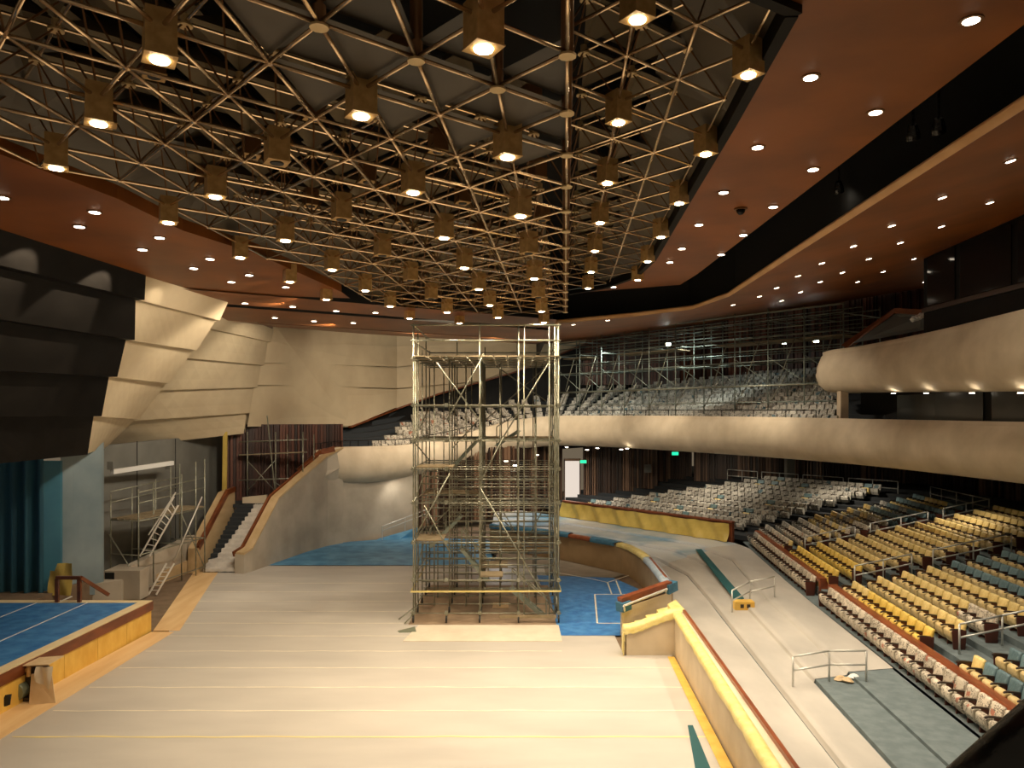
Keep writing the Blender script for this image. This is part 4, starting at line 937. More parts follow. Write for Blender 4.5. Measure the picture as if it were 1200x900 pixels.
for k in range(-1,12):
    z=1.15+.256*max(k,0); a,b=(-52,-22)
    p=[gpos(k-.4,a),gpos(k-.4,b),gpos(k+.6 if k<11 else k+8,b),gpos(k+.6 if k<11 else k+8,a)]
    mb.add([p[0]+V((0,0,z-.3)),p[1]+V((0,0,z-.3)),p[1]+V((0,0,z)),p[0]+V((0,0,z)),p[2]+V((0,0,z)),p[3]+V((0,0,z))],[(0,1,2,3),(3,2,4,5)])
struct(mb,'floor_rake',M['carpetdark'],recalc=False)

# ------------------------------------------------------------------ barriers
def barrier(y0,y1,label,n=14):
    t=empty('seating_barrier',(frontX((y0+y1)/2)+.9,(y0+y1)/2,1.0)); tag(t,label,'barrier')
    ys=[y0+(y1-y0)*k/n for k in range(n+1)]
    mb=MB(); mb.loft([[V((frontX(y)+.66,y,.82)),V((frontX(y)+.66,y,1.63)),V((frontX(y)+.86,y,1.63)),V((frontX(y)+.86,y,.82))] for y in ys],close=True,caps=True)
    o=mb.build('panel',M['creamwood'],t,loc=t.location); o.location=(0,0,0)
    mb=MB(); mb.loft([[V((frontX(y)+x,y,z)) for x,z in ((.56,1.54),(.56,1.66),(.61,1.73),(.9,1.73),(.95,1.66),(.95,1.54))] for y in ys],close=True,caps=True)
    o=mb.build('cap_rail',M['redwood'],t,loc=t.location); o.location=(0,0,0)
    ye=y1 if y1<33 else y0
    mb=MB(); s=.12 if ye==y0 else -.12
    mb.hexa([(frontX(ye)+.56,ye-.1,.82),(frontX(ye)+.97,ye-.1,.82),(frontX(ye)+.97,ye+.06,.82),(frontX(ye)+.56,ye+.06,.82)],[(frontX(ye)+.56,ye-.1,1.74),(frontX(ye)+.97,ye-.1,1.74),(frontX(ye)+.97,ye+.06,1.74),(frontX(ye)+.56,ye+.06,1.74)])
    o=mb.build('end_panel',M['redwood'],t,loc=t.location,bevel=.02); o.location=(0,0,0)
barrier(11.5,32.3,'red brown wooden barrier behind the nearer front row of seats'); barrier(33.6,47.6,'red brown wooden barrier behind the farther front row of seats')
bf=empty('seating_barrier',(9,54.4,1)); tag(bf,'low barrier with red brown cap before the far grey seats','barrier')
A=V((4.1,60.7,0)); B=V((14.15,48.25,0)); n=V((.777,.629,0))
mb=MB(); mb.hexa([A+V((0,0,.82)),B+V((0,0,.82)),B+n*.22+V((0,0,.82)),A+n*.22+V((0,0,.82))],[A+V((0,0,2.05)),B+V((0,0,2.1)),B+n*.22+V((0,0,2.1)),A+n*.22+V((0,0,2.05))]); o=mb.build('panel',M['redwood'],bf,loc=bf.location); o.location=(0,0,0)
mb=MB(); mb.beam(A+n*.11+V((0,0,2.1)),B+n*.11+V((0,0,2.15)),.36,.1); o=mb.build('cap_rail',M['redwood'],bf,loc=bf.location); o.location=(0,0,0)
mb=MB(); rr=random.Random(11)
def fn(u,v):
    p=A.lerp(B-(B-A)*.008,u); return p-n*(.16+.09*math.sin(u*46+v*3)*(.3+(1-v)*.7)+.05*math.sin(u*91+v*5)+.2*(1-v)**2)+V((0,0,.9+(1.12+.04*u-.05*abs(math.sin(u*19)))*v))
mb.grid(fn,70,6); thing_mesh(mb,'yellow_tarpaulin',M['yellowtarp'],'dull yellow tarpaulin hung over the barrier before far grey seats','tarpaulin',smooth=True,recalc=False)

# ------------------------------------------------------------------ theatre seats
def soft(mb,name,m,parent,bev=.035): return mb.build(name,m,parent,bevel=bev,smooth=True)
# local frame: the seat faces -x, row runs along y
def seat_shapes():
    b=MB(); b.hexa([(.06,-.275,.36),(.17,-.275,.36),(.17,.275,.36),(.06,.275,.36)],[(.17,-.265,.85),(.29,-.265,.85),(.29,.265,.85),(.17,.265,.85)])
    c=MB(); c.loft([[V((x,y,z)) for x,z in ((-.02,.16),(-.14,.17),(-.24,.36),(-.25,.54),(-.17,.60),(-.04,.56),(.03,.40))] for y in (-.25,.25)],close=True,caps=True)
    a=MB()
    pts=[(-.30,.635),(-.22,.66),(-.05,.655),(.12,.64)]
    a.loft([[V((x,.30-w,z-.0)),V((x,.30+w,z)),V((x,.30+w,z-.045)),V((x,.30-w,z-.045))] for (x,z),w in zip(pts,(.025,.042,.042,.03))],close=True,caps=True)
    s=MB(); s.hexa([(-.10,.275,0),(.14,.275,0),(.14,.325,0),(-.10,.325,0)],[(-.06,.28,.62),(.12,.28,.62),(.12,.32,.62),(-.06,.32,.62)])
    s.box(-.02,.08,-.28,.29,.24,.33)
    e=MB(); e.hexa([(-.2,0,0),(.16,0,0),(.16,.06,0),(-.2,.06,0)],[(-.24,0,.62),(.2,0,.62),(.2,.06,.62),(-.24,.06,.62)])
    return b,c,a,s,e
SB,SCU,SA,SS,SE=seat_shapes()
proto={}
def meshfrom(mb,name,m,bev):
    o=mb.build(name,m,None,bevel=bev,smooth=bool(bev)); me=o.data; bpy.data.objects.remove(o); return me
KINDS={'yellow':('seatyellow','seatcream'),'gold':('seatgold','seatgold'),'paper':('paper','paper'),'blue':('seatblue','seatcream'),'blueblue':('seatblue','seatblue')}
MESH={}
for k,(bm_,cm_) in KINDS.items():
    MESH[k]=(meshfrom(SB,'backrest',M[bm_],.05),meshfrom(SCU,'seat_cushion',M[cm_],.045))
MA=meshfrom(SA,'armrest',M['armrest'],.012); MS=meshfrom(SS,'seat_support',M['endpanel'],0); ME=meshfrom(SE,'end_panel',M['endpanel'],.008)
seats=[]   # (loc, rz, kind, label, group, endside)
DESC={'yellow':'yellow covered seat','gold':'golden covered seat','paper':'newspaper wrapped seat','blue':'blue backed cream seat','blueblue':'blue covered seat'}
PIT=.605
def ang(Y): return -math.atan(.082+.0016*(Y-18.9))
def addrow(k,ynear,yfar,block,kindf):
    n=int((yfar-ynear)/PIT)+1
    for i in range(n):
        Y=ynear+i*PIT; X=rowX(k,Y) if k>0 else frontX(Y)+.3
        Z=rowZ(k) if k>0 else .85
        kd=kindf(k,i,n)
        if k>0: lb=f'{DESC[kd]}, {nth(k)} row of {block}, {nth(i+1)} from near end'
        else: lb=f'{DESC[kd]} in {block}, {nth(i+1)} from its near end'
        seats.append((V((X,Y,Z)),ang(Y),kd,lb,'seats in '+block,1 if i==n-1 else (-1 if i==0 else 0)))
r_=random.Random(21)
addrow(0,16.6,32.2,'the nearer front row',lambda k,i,n:'paper')
addrow(0,34.3,47.2,'the farther front row',lambda k,i,n:'paper')
def kN(k,i,n):
    if k in (3,) and i in (0,1,2): return 'paper'
    if k>=5: return 'blue'
    return 'gold' if k==1 and i<9 else 'yellow'
for k in range(1,9): addrow(k,24.5,31.2,'the nearest full block',kN)
def kO(k,i,n): return 'yellow' if (k==1 and i==n-1) else 'blue'
for k in range(1,5): addrow(k,17.2,22.0,'the near corner block',kO)
def kM(k,i,n): return 'gold' if k<=2 else 'yellow'
for k in range(1,12): addrow(k,33.6,39.7,'the middle block',kM)
def kF(k,i,n):
    u=r_.random()
    if k<=3: return 'yellow' if i==0 or (k==3 and i in (1,2)) else 'paper'
    if k<=6: return 'yellow' if (u<.35 or i>n-3) else 'paper'
    if k<=8: return 'yellow' if i in (n-1,n-2) and k==7 else ('blueblue' if u<.75 else 'paper')
    return ('yellow' if 2<i<n-3 else 'blueblue') if k==10 else 'blueblue'
for k in range(1,11): addrow(k,41.4,48.0,'the farther mixed block',kF)
seatsG=[]
for k in range(10):
    t0,t1=gspan(k); n=int((t1-t0)/.62)
    for i in range(n):
        p=gpos(k,t1-.3-i*.62); p.z=1.15+.256*k; seatsG.append((p,math.atan2(.591,.807)))
seats=[s for s in seats if inview(s[0]+V((0,0,.5)),20)]
seats.sort(key=lambda s:(s[0]-CAM).length)
def place(s):
    loc,rz,kd,lb,gr,end=s
    e=empty('theatre_seat',loc,rz); tag(e,lb,'seat',gr)
    for me,nm in ((MESH[kd][0],'backrest'),(MESH[kd][1],'seat_cushion'),(MA,'armrest'),(MS,'seat_support')):
        o=bpy.data.objects.new(nm,me); col.objects.link(o); o.parent=e
    if end:
        o=bpy.data.objects.new('end_panel',ME); col.objects.link(o); o.parent=e; o.location=(0,.30 if end>0 else -.36,0)
        if end<0:
            o=bpy.data.objects.new('armrest',MA); col.objects.link(o); o.parent=e; o.location=(0,-.6,0)
    return e
for s in seats[:300]: place(s)
# the farther seats: one mesh
def bakeseat(mb,loc,rz,mi,ms=1.0):
    R=Matrix.Rotation(rz,3,'Z')
    for src,m in ((SB,mi),(SCU,mi if mi!=2 else 1),(SA,3)):
        mb.cur=m; mb.add([R@V(p)+loc for p in src.v],src.f)
mb=MB()
for s in seats[300:]: bakeseat(mb,s[0],s[1],{'paper':0,'yellow':1,'gold':1,'blue':2,'blueblue':2}[s[2]])
for p,a in seatsG: bakeseat(mb,p,a,0 if r_.random()>.06 else 2)
o=mb.build('theatre_seat',[M['paperfar'],M['seatyellow'],M['seatblue'],M['armrest']],recalc=False); tag(o,'far rows of mostly newspaper wrapped seats behind the yellow tarpaulin','seat',kind='stuff')

# ------------------------------------------------------------------ handrails in the seating and on the terraces
def handrail(posts,label,height=.95,mid=True,m='galv',r=.032):
    t=empty('handrail',posts[len(posts)//2]); tag(t,label,'handrail')
    L=t.location.copy()
    def hpart(mb,nm):
        o=mb.build(nm,M[m],t,loc=L,smooth=True); o.location=(0,0,0)
    for p in posts:
        mb=MB(); mb.tube(p,V(p)+V((0,0,height)),r,8); hpart(mb,'post')
    for hh in ((height,height*.55) if mid else (height,)):
        mb=MB(); mb.path([V(p)+V((0,0,hh)) for p in posts],r,8); hpart(mb,'rail')
handrail([V((8.66,23.15,.62)),V((9.84,23.3,.75)),V((10.85,23.0,.85))],'steel handrail across terrace steps, nearer one with paper at its foot')
handrail([V((9.35,31.9,.62)),V((10.45,33,.75)),V((11.75,33.6,.85))],'steel handrail across terrace steps beside the wooden box')
def arail(Y,ks,label,**k): handrail([V((rowX(q,Y)-.25,Y,rowZ(q))) for q in ks],label,**k)
arail(23.7,(2,3.3,4.6,6),'dark aisle handrail at near end of the nearest yellow block',m='galv')
arail(32.9,(2,3.2,4.4),'aisle handrail at near end of middle block, lower one'); arail(32.9,(5.3,7,8.6),'aisle handrail at near end of middle block, upper one')
arail(40.7,(2,3.3,4.6),'aisle handrail beyond the middle block, lowest of three'); arail(40.7,(5.4,7,8.4),'aisle handrail beyond the middle block, middle of three'); arail(40.7,(9.2,10.4,11.6),'aisle handrail beyond the middle block, topmost of three')
def brail(pts,label):
    handrail([V(p) for p in pts],label,1.0)
zb=rowZ(11)
brail([(frontX(y)+1.12+RS*10.6,y,rowZ(11)) for y in (41.2,43,45,47,48.6)],'long handrail behind the top row of the block behind the middle')
brail([(frontX(y)+1.12+RS*11.9,y,rowZ(12)) for y in (33.5,35.5,37.5,39.4)],'long handrail behind the top row of the middle block')
for k,(t0,t1) in enumerate(((-39.5,-36.6),(-36.2,-33),(-32.6,-29.4),(-29,-25.5))):
    a,b=gpos(9.9,t0),gpos(9.9,t1); c=(a+b)/2
    handrail([V((p.x,p.y,3.45)) for p in (a,c,b)],f'handrail behind top row of the far grey seats, {nth(k+1)} from the left',1.1)

# ------------------------------------------------------------------ balcony seats (wrapped, hundreds)
mb=MB()
def bal_row(path,k,m=0): pass
tt=[i/len(BPS) for i in range(len(BPS))]
def along(step,i0,i1):
    # points along the parapet spline with constant spacing
    out=[]; acc=0
    for i in range(i0,i1):
        a=V(BPS[i][:2]+(0,)); b=V(BPS[i+1][:2]+(0,)); L=(b-a).length
        while acc<L:
            t=acc/L; out.append((a.lerp(b,t), NB[i].lerp(NB[i+1],t).normalized(), BPS[i][3]+(BPS[i+1][3]-BPS[i][3])*t)); acc+=step
        acc-=L
    return out
for k in range(13):
    for p,n,z in along(.62,20,len(BPS)-2):
        q=p-n*(.95+1.0*k)
        left=p.x<2
        zz=(z-.72+.31*k) if not left else (math.floor((z-.85)/.28)*.28+.36*k)
        if left and (k>9 or q.x< -10.7+.42*k): continue
        if not left and q.x>.43*q.y: continue
        if not inview(V((q.x,q.y,zz)),5): continue
        a=math.atan2(-n.y,-n.x)
        R=Matrix.Rotation(a,3,'Z')
        for src in (SB,SCU):
            mb.cur=0 if not left else 1; mb.add([R@V(v)+V((q.x,q.y,zz)) for v in src.v],src.f)
o=mb.build('theatre_seat',[M['paperfar'],M['paperwarm']],recalc=False); tag(o,'hundreds of newspaper wrapped seats in rows on the balcony','seat',kind='stuff')
# balcony tiers
mb=MB()
seg=[i for i in range(20,len(BPS))]
for k in range(14):
    rings=[]
    for i in seg:
        p=V(BPS[i][:2]+(0,)); n=NB[i]; z=BPS[i][3]; left=p.x<2
        zz=(z-.75+.31*k) if not left else (z-1.0+.36*k)
        rings.append([p-n*(.45+1.0*k)+V((0,0,zz-.5)),p-n*(.45+1.0*k)+V((0,0,zz)),p-n*(1.45+1.0*k)+V((0,0,zz))])
    mb.loft(rings)
struct(mb,'floor_balcony',M['carpetdark'],recalc=False)
mb=MB(); rail=[V((p[0],p[1],p[3]+.42))-NB[i]*.35 for i,p in enumerate(BPS) if i>=22]
bh=empty('balcony_rail',rail[len(rail)//2]); tag(bh,'thin dark rail along the balcony parapet before the front seats','handrail')
mb.path(rail,.03,6); o=mb.build('rail',M['blackgloss'],bh,loc=bh.location); o.location=(0,0,0)
for i in range(0,len(rail),2):
    mb=MB(); mb.tube(rail[i]-V((0,0,.45)),rail[i],.03,6); o=mb.build('post',M['blackgloss'],bh,loc=bh.location); o.location=(0,0,0)
slats('wall_slatted',(2,75),(16,71.5),12,18.5,M['slatred'],.3,31); slats('wall_slatted',(16,71.5),(31,54),12,19.5,M['slatred'],.3,32)

# ------------------------------------------------------------------ scaffolds
class Scaf:
    def __init__(s,name,loc,label): s.e=empty(name,loc); tag(s.e,label,'scaffold'); s.L=V(loc); s.parts={}
    def seg(s,kind,a,b,r,m='steel'): s.parts.setdefault((kind,m),[]).append((V(a),V(b),r))
    def part(s,mb,name,m,**k):
        o=mb.build(name,M[m] if isinstance(m,str) else m,s.e,loc=s.L,**k); o.location=(0,0,0); return o
    def finish(s):
        for (kind,m),L in s.parts.items():
            L.sort(key=lambda t:((t[0]+t[1])/2-CAM).length)
            for a,b,r in L[:100]:
                mb=MB(); mb.tube(a,b,r,6); s.part(mb,kind,m,smooth=True)
            if len(L)>100:
                mb=MB()
                for a,b,r in L[100:]: mb.tube(a,b,r,5)
                o=s.part(mb,kind,m,recalc=False); o['kind']='stuff'
T=Scaf('scaffold_tower',(-1.1,35.6,0),'tall wheeled scaffold tower standing on the brown mat in mid floor')
TX=[-4.28,-2.85,-1.4,.28,2.02]; TY=[32.6,34.2,35.8,37.4,39.0]; ZT=13.0
LVs=[.42,1.85,3.48,5.2,6.67,7.9,9.44,11.5]
rT=random.Random(8)
for i,x in enumerate(TX):
    for j,y in enumerate(TY):
        if j==0 and i==1: continue
        top=ZT-(.0 if j in(0,) else rT.uniform(0,.9))
        if 0<j<4 and 0<i<4: top=11.6
        T.seg('post',(x,y,.3),(x,y,top),.032)
for x in (-3.55,-2.1,-.55,1.1):
    for j in (1,2,4): T.seg('post',(x,TY[j]+.1,.3),(x,TY[j]+.1,11.5 if j!=2 else rT.uniform(5,9)),.028)
for x in (.52,1.62,1.86): T.seg('post',(x,32.6,.3),(x,32.6,12.95),.03)
T.seg('post',(2.02,32.9,.3),(2.02,32.9,12.5),.038); T.seg('post',(-4.28,33.3,.3),(-4.28,33.3,11.4),.038)
for z in LVs:
    for j,y in enumerate(TY):
        T.seg('ledger',(TX[0]-.12,y,z),(TX[-1]+.12,y,z),.026)
    for i,x in enumerate(TX):
        if i in (0,2,4) or z>11: T.seg('transom',(x,TY[0]-.12,z+.06),(x,TY[-1]+.12,z+.06),.027)
for z in (12.26,12.93):
    T.seg('ledger',(TX[0]-.12,32.6,z),(TX[-1]+.1,32.6,z),.036); T.seg('ledger',(TX[0],39,z),(TX[-1],39,z),.034)
    for x in (TX[0],TX[-1]): T.seg('transom',(x,32.6,z),(x,39,z),.034)
for z in (2.5,4.2,4.6,5.75,2.9,1.1,4.9,2.2,6.1):
    for j in (1,2,3,4): T.seg('ledger',(TX[1 if j%2 else 0],TY[j],z),(TX[-1],TY[j],z),.028)
def bq(px0,py0,px1,py1,d0=32.55,d1=32.55,r=.032): T.seg('brace',P(px0,py0,d0),P(px1,py1,d1),r)
for b in ((567,415,524,492),(512,425,560,490),(643,425,590,512),(590,512,563,565),(563,572,652,722),(497,592,526,645),(527,555,486,630)): bq(*b)
for b in ((580,428,640,470),(640,430,560,500),(585,592,620,650),(540,560,620,640),(640,590,608,650),(600,620,568,668),(535,605,580,560)): bq(*b,38.9,38.9)
for k in range(6):
    za,zb=LVs[k],LVs[k+1]; T.seg('brace',(TX[0],TY[0 if k%2 else 4],za),(TX[0],TY[4 if k%2 else 0],zb),.03); T.seg('brace',(TX[-1],TY[4 if k%2 else 0],za),(TX[-1],TY[0 if k%2 else 4],zb),.03)
T.seg('outrigger',P(484,720,32.6),G(474,731,0.03),.035); T.seg('outrigger',(TX[0],33.5,.5),(TX[0]-.7,33,.05),.035)
for z0 in (11.55,):
    for k in range(11):
        mb=MB(); x=TX[0]+.05+k*.58; mb.box(x,x+.5,32.5,39.1,z0,z0+.05); T.part(mb,'deck_board','deck')
for (x0,x1,y0,y1,z) in ((-4.2,-3.0,32.7,34.4,3.52),(-4.2,-1.6,36,37.4,5.24),(-4.2,-2.6,33,34.6,6.7),(-1.4,-.2,34.5,36,2.0),(-1.2,1.9,36,37.2,7.92),(-4.1,-1.6,35,37,9.46),(-1.4,-.4,33,34,1.9)):
    mb=MB(); mb.box(x0,x1,y0,y1,z,z+.06); T.part(mb,'deck_board','deck')
def flight(a,b,w=.55):
    a=V(a); b=V(b); side=V((0,w/2,0)); mb=MB()
    for s in (-1,1): mb.beam(a+side*s,b+side*s,.05,.16)
    n=max(4,int((b-a).length/.32))
    for k in range(n+1):
        c=a.lerp(b,k/n); mb.beam(c-side,c+side,.2,.035)
    T.part(mb,'stair_flight','steelgreen')
    mb=MB()
    for s in (-1,1):
        mb.tube(a+side*s+V((0,0,.9)),b+side*s+V((0,0,.9)),.025,6)
        for t in (0,.5,1): c=a.lerp(b,t)+side*s; mb.tube(c,c+V((0,0,.9)),.02,6)
    T.part(mb,'stair_handrail','steel')
flight(P(541,642,34.5),P(572,680,34.5)); flight(P(600,690,34),P(640,724,33.6)); flight(P(608,505,36.5),P(560,548,36.5) if False else P(582,522,36.5)); flight(P(562,513,36),P(530,548,35)); flight(P(505,640,36),P(540,605,36))
# casters
cs=[(x,y) for x in TX for y in TY]
for k,(x,y) in enumerate(cs):
    if (k%5==0 and k%2) : pass
    mb=MB(); mb.tube((x,y,.24),(x,y,.46),.03,6); mb.box(x-.05,x+.05,y-.04,y+.04,.16,.28); c=T.part(mb,'caster','steel')
    mb=MB(); mb.lathe(V((x-.035,y-.05,.17)),[(.06,0),(.15,.004),(.15,.066),(.06,.07)],12,(1,0,0)); o=mb.build('wheel',M['rubber'],c,loc=T.L); o.location=(0,0,0)
mb=MB(); mb.beam((TX[0]-.1,32.5,1.38),(TX[-1]+.1,32.5,1.40),.012,.075); mb.beam((TX[-1]+.1,32.5,1.4),(TX[-1]+.1,39,1.4),.012,.1); mb.beam((TX[0]-.1,32.5,1.38),(TX[0]-.1,39,1.4),.012,.1); T.part(mb,'barrier_tape','yellowwrap')
mb=MB()
for x in TX:
    for z in LVs:
        for y in (TY[0],): mb.box(x-.07,x+.07,y-.07,y+.07,z-.06,z+.1)
o=T.part(mb,'coupler','steel'); o['kind']='stuff'
mb=MB(); a=P(585,728,32.5); b=P(652,727,32.5); mb.beam(V((a.x,a.y,.3)),V((b.x,b.y,.3)),.05,.14); T.part(mb,'toe_board','deck')
T.finish()
# balcony scaffold
S=Scaf('balcony_scaffold',(12,58,10),'long dark scaffold standing over the wrapped balcony seats under the ceiling')
FA,FB=V((4.2,66.5,0)),V((20.3,46,0)); BA,BB=V((7.6,71,0)),V((24.5,50,0))
npst=10
for k in range(npst+1):
    t=k/npst; a=FA.lerp(FB,t); b=BA.lerp(BB,t); zt=15.9+.25*rT.random()
    S.seg('post',a+V((0,0,8.9)),a+V((0,0,zt)),.045,'steelgreen'); S.seg('post',b+V((0,0,10.8)),b+V((0,0,zt+.3)),.045,'steelgreen')
    m_=(a+b)/2; S.seg('post',m_+V((0,0,10)),m_+V((0,0,zt)),.04,'steelgreen')
    for z in (11.0,12.6,14.2,15.3): S.seg('transom',a+V((0,0,z)),b+V((0,0,z+.2)),.04,'steelgreen')
    if k<npst:
        c=FA.lerp(FB,(k+1)/npst); c2=FA.lerp(FB,(k+.5)/npst)
        S.seg('brace',a+V((0,0,9.6)),c2+V((0,0,11.6)),.035,'steel'); S.seg('brace',a.lerp(c,.3)+V((0,0,11.2)),a.lerp(c,.75)+V((0,0,14.0)),.035,'steel')
        S.seg('brace',c+V((0,0,11.2)),a+V((0,0,12.9)),.03,'steelgreen')
for z in (9.9,11.05,12.65,13.4,14.25,14.8,15.35,15.85):
    S.seg('ledger',FA+V((0,0,z)),FB+V((0,0,z)),.04,'steelgreen'); 
    if z>11: S.seg('ledger',BA+V((0,0,z+.2)),BB+V((0,0,z+.2)),.035,'steelgreen'); S.seg('ledger',(FA+BA)/2+V((0,0,z+.1)),(FB+BB)/2+V((0,0,z+.1)),.035,'steelgreen')
S.seg('ledger',FA+V((0,0,11.0)),FB+V((0,0,11.0)),.06,'steel'); S.seg('ledger',FA+V((0,0,15.9)),FB+V((0,0,15.9)),.045,'steel')
for k in range(8):
    t=k/8; a=FA.lerp(FB,t); c=FA.lerp(FB,t+.118); b=BA.lerp(BB,t); d=BA.lerp(BB,t+.118)
    if k in (1,4): continue
    mb=MB(); z=V((0,0,14.0)); mb.slab([a.lerp(b,.1)+z,c.lerp(d,.1)+z,c.lerp(d,.45)+z,a.lerp(b,.45)+z],(0,0,.06)); S.part(mb,'deck_board','deck')
S.finish()
for k,(px,py,d) in enumerate(((919,401,54),(956,399,52),(783,404,60))):
    a=P(px,py,d); t=empty('work_light',a); tag(t,['square work light on the balcony scaffold, middle one','square work light on the balcony scaffold, right one','small work light on the balcony scaffold, left one'][k],'work light')
    mb=MB(); mb.box(-.22,.22,-.05,.1,-.16,.16); mb.build('lamp_case',M['yellowwrap'],t,bevel=.02)
    mb=MB(); mb.box(-.18,.18,-.065,-.052,-.12,.12); mb.build('lamp_glass',M['lensw'],t)
    mb=MB(); mb.tube((0,.05,-.16),(0,.05,-.6),.03); mb.build('bracket',M['steel'],t)
spot((13.5,56,14.2),(15,60,11.5),700,(.9,1,.92),140,.8,.2); spot((8,62,14.5),(7,66,10),500,(.9,1,.92),140,.8,.2); spot((-2,57,13.5),(-3,60,7.5),500,WARM2,110,.8,.2)
# left wall scaffold
Lf=Scaf('wall_scaffold',(-18.8,40.5,0),'long low scaffold with plank deck and ladders along the grey left wall')
fa,fb=V((-18.7,37.6,0)),V((-17.6,43.0,0)); ba,bb=V((-20.3,38.0,0)),V((-19.2,43.4,0))
for k,t in enumerate((0,.28,.62,.85,1)):
    a=fa.lerp(fb,t); b=ba.lerp(bb,t); zt=[5.3,5.5,5.8,6.4,6.5][k]
    if k==1: a=a.lerp(b,.2)
    Lf.seg('post',a,a+V((0,0,zt)),.04); Lf.seg('post',b+V((0,0,1.0)),b+V((0,0,zt-.3)),.036)
    Lf.seg('transom',a+V((0,0,3.72)),b+V((0,0,3.72)),.034)
    Lf.seg('transom',a+V((0,0,2.0)),b+V((0,0,2.0)),.03)
for z in (4.6,5.15): Lf.seg('ledger',fa+V((0,0,z)),fb+V((0,0,z+.3)),.03); Lf.seg('ledger',ba+V((0,0,z)),bb+V((0,0,z+.3)),.03)
for z in (3.7,2.0,.35): Lf.seg('ledger',fa+V((0,0,z)),fb+V((0,0,z)),.032)
Lf.seg('ledger',ba+V((0,0,3.7)),bb+V((0,0,3.7)),.032)
Lf.seg('brace',P(128,626,38.0),P(172,697,37.4),.035); Lf.seg('brace',P(237,582,42.2),P(204,657,40.4),.04,'alu'); Lf.seg('brace',(fb+V((0,0,.3))),fa.lerp(fb,.62)+V((0,0,3.6)),.03)
for q in range(4):
    a=ba.lerp(fa,q/4+.03); b=bb.lerp(fb,q/4+.03); c=bb.lerp(fb,q/4+.23); d=ba.lerp(fa,q/4+.23); z=V((0,0,3.76))
    mb=MB(); mb.slab([a+z,b+z,c+z,d+z],(0,0,.06)); Lf.part(mb,'deck_board','deck')
Lf.finish()
def ladder(a0,a1,b0,b1,label,n):
    t=empty('ladder',(V(a0)+V(b0))/2); tag(t,label,'ladder'); L=t.location.copy()
    for p,q in ((a0,a1),(b0,b1)):
        mb=MB(); mb.beam(p,q,.05,.08); o=mb.build('stile',M['alu'],t,loc=L); o.location=(0,0,0)
    for k in range(1,n):
        mb=MB(); mb.tube(V(a0).lerp(V(a1),k/n),V(b0).lerp(V(b1),k/n),.025,6); o=mb.build('rung',M['alu'],t,loc=L); o.location=(0,0,0)
ladder(P(164,652,38.9),P(204,582,39.6),P(175,652,38.9),P(209,592,39.6),'upper aluminium ladder leaning up to the wall scaffold deck',10)
ladder(P(174,697,37.6),P(195,660,38.2),P(183,697,37.6),P(204,660,38.2),'lower aluminium ladder standing at foot of the wall scaffold',7)
mb=MB(); mb.tube(P(174,627,39),P(206,577,39.6),.035,6); thing_mesh(mb,'loose_pole',M['alu'],'pale loose pole leaning beside the upper aluminium ladder','pole')
# small scaffold before the red slats
Sm=Scaf('stair_scaffold',(-17.3,49.5,3.3),'small scaffold on landing before the dark red slatted wall')
for x in (290,323,355):
    a=P(x,590,49.6); b=P(x+(2 if x==290 else 0),506,49.6)
    Sm.seg('post',V((a.x,49.6,3.3)),V((a.x,49.6,b.z)),.04); Sm.seg('post',V((a.x+.3,51.2,3.3)),V((a.x+.3,51.2,b.z-.2)),.036)
for y in (518,533,563): Sm.seg('ledger',P(280,y,49.6),P(360,y-3,49.6),.04); Sm.seg('ledger',P(285,y,51),P(360,y-3,51),.03)
for q in ((290,540,322,575),(322,540,290,575),(322,565,350,585)): Sm.seg('brace',P(q[0],q[1],49.6),P(q[2],q[3],49.6),.03)
mb=MB(); mb.slab([P(280,534,49.5),P(358,530,49.5),P(358,530,50.6),P(280,534,50.6)],(0,0,.06)); Sm.part(mb,'deck_board','deck')
Sm.finish()
mb=MB(); mb.tube(P(322,573,48.9),P(313,487,48.9),.04,6); thing_mesh(mb,'loose_pole',M['steel'],'long thin pole leaning up past the small stair scaffold','pole')

# ------------------------------------------------------------------ compressor by the stage
c0=G(42,820,0); cm=empty('air_compressor',(c0.x,c0.y,.012)); tag(cm,'small green machine half covered with cardboard by the stage front','machine')
mb=MB(); mb.lathe(V((-.42,-.42,.36)),[(.05,0),(.27,.02),(.29,.08),(.29,.8),(.24,.86)],18,(0,1,0)); mb.build('tank',M['greengrey'],cm,smooth=False)
mb=MB(); mb.box(-.5,.25,-.2,.5,0,.12); mb.box(-.3,.2,-.1,.4,.12,.95); mb.build('motor_block',M['armrest'],cm,bevel=.02)
mb=MB(); mb.slab([(-.62,-.3,1.12),(.55,-.25,1.16),(.6,.5,1.2),(-.55,.5,1.12)],(0,0,.03)); mb.build('cardboard_lid',M['cardboard'],cm)
mb=MB(); mb.slab([(.05,-.42,0),(.8,-.3,0.0),(.55,-.1,.9),(-.05,-.15,.85)],(0,.03,.0)); mb.build('cardboard_side',M['cardboard'],cm)
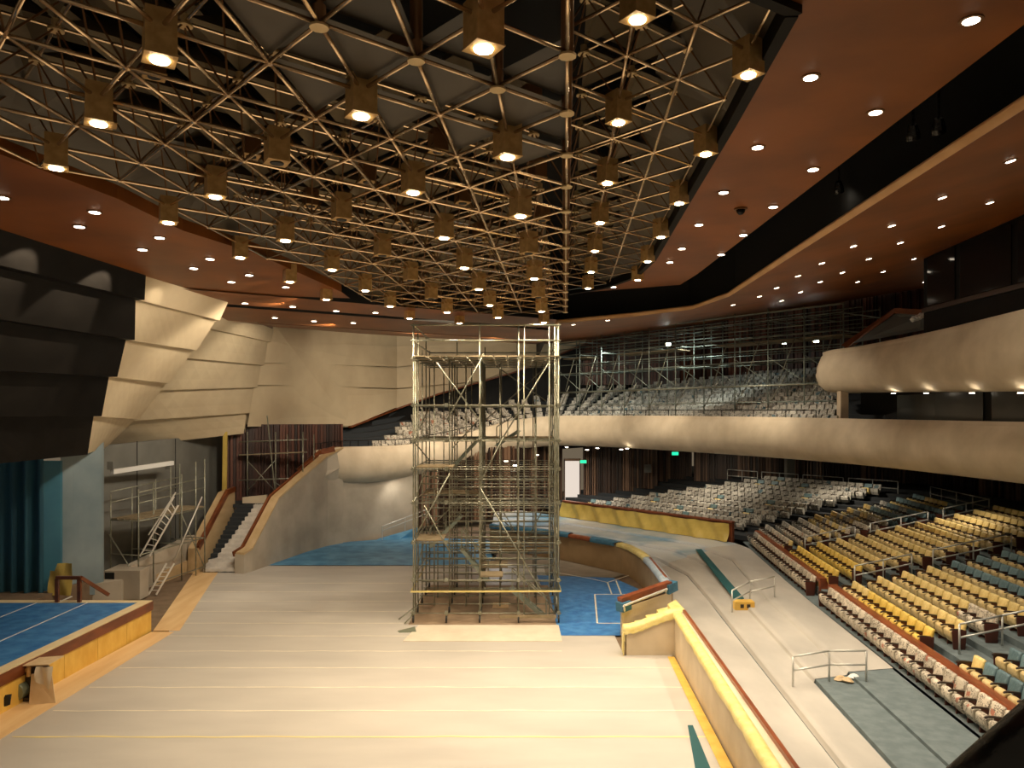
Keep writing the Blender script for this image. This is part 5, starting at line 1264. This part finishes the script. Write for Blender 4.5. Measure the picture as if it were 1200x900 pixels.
mb=MB(); mb.grid(lambda u,v: V((.15+.5*u+.06*v,-.32-.05*math.sin(u*8+v*3),.72+.42*v-.3*u*(1-v))),6,4); mb.build('plastic_wrap',M['whitesheet'],cm,smooth=True,recalc=False)
mb=MB(); mb.tube((-.3,-.1,.9),(-.1,-.2,1.1),.05,8); mb.tube((-.1,-.2,.8),(-.1,-.2,1.08),.06,8); mb.build('pump_head',M['brass'],cm)
a=P(7,825,21.8); mb=MB(); mb.slab([P(4.5,828,22.0),P(9,826,22.0),P(9,816,22.0),P(11,813.5,22.1),P(6,814.5,22.0),P(4.5,818,22.0)],(.06,.02,0)); thing_mesh(mb,'hanging_strap',M['rubber'],'small black strap hanging against the yellow stage front','strap')
# black handrail in the near corner
nr=empty('near_handrail',P(1160,880,1.7)); tag(nr,'thick glossy black handrail crossing the near bottom right corner','handrail')
mb=MB(); a,b=P(1100,958,1.75),P(1290,790,1.75); mb.tube(a,b,.062,20); o=mb.build('rail',M['blackgloss'],nr,loc=nr.location,smooth=True); o.location=(0,0,0)
mb=MB(); mb.tube(a.lerp(b,.1)+V((0,.0,-.05)),a.lerp(b,.1)+V((0,0,-.8)),.03,10); o=mb.build('post',M['blackgloss'],nr,loc=nr.location); o.location=(0,0,0)

# ------------------------------------------------------------------ camera, world, colour
cam=bpy.data.cameras.new('camera'); co=bpy.data.objects.new('camera',cam); col.objects.link(co)
co.location=(0,0,H); co.rotation_euler=(math.pi/2,0,0)
cam.sensor_width=36; cam.lens=F/1200*36; cam.shift_y=(HY-450)/1200; cam.clip_start=.05; cam.clip_end=300
sc.camera=co
w=bpy.data.worlds.new('world'); sc.world=w; w.use_nodes=True
w.node_tree.nodes['Background'].inputs[0].default_value=(1,.78,.52,1); w.node_tree.nodes['Background'].inputs[1].default_value=.15  # dim warm ambient added as fill for the interior
sc.view_settings.view_transform='Standard'; sc.view_settings.look='None'; sc.view_settings.exposure=0
cy=sc.cycles
cy.use_denoising=True; cy.max_bounces=5; cy.diffuse_bounces=3; cy.glossy_bounces=2; cy.transmission_bounces=1; cy.sample_clamp_indirect=4; cy.caustics_reflective=False; cy.caustics_refractive=False
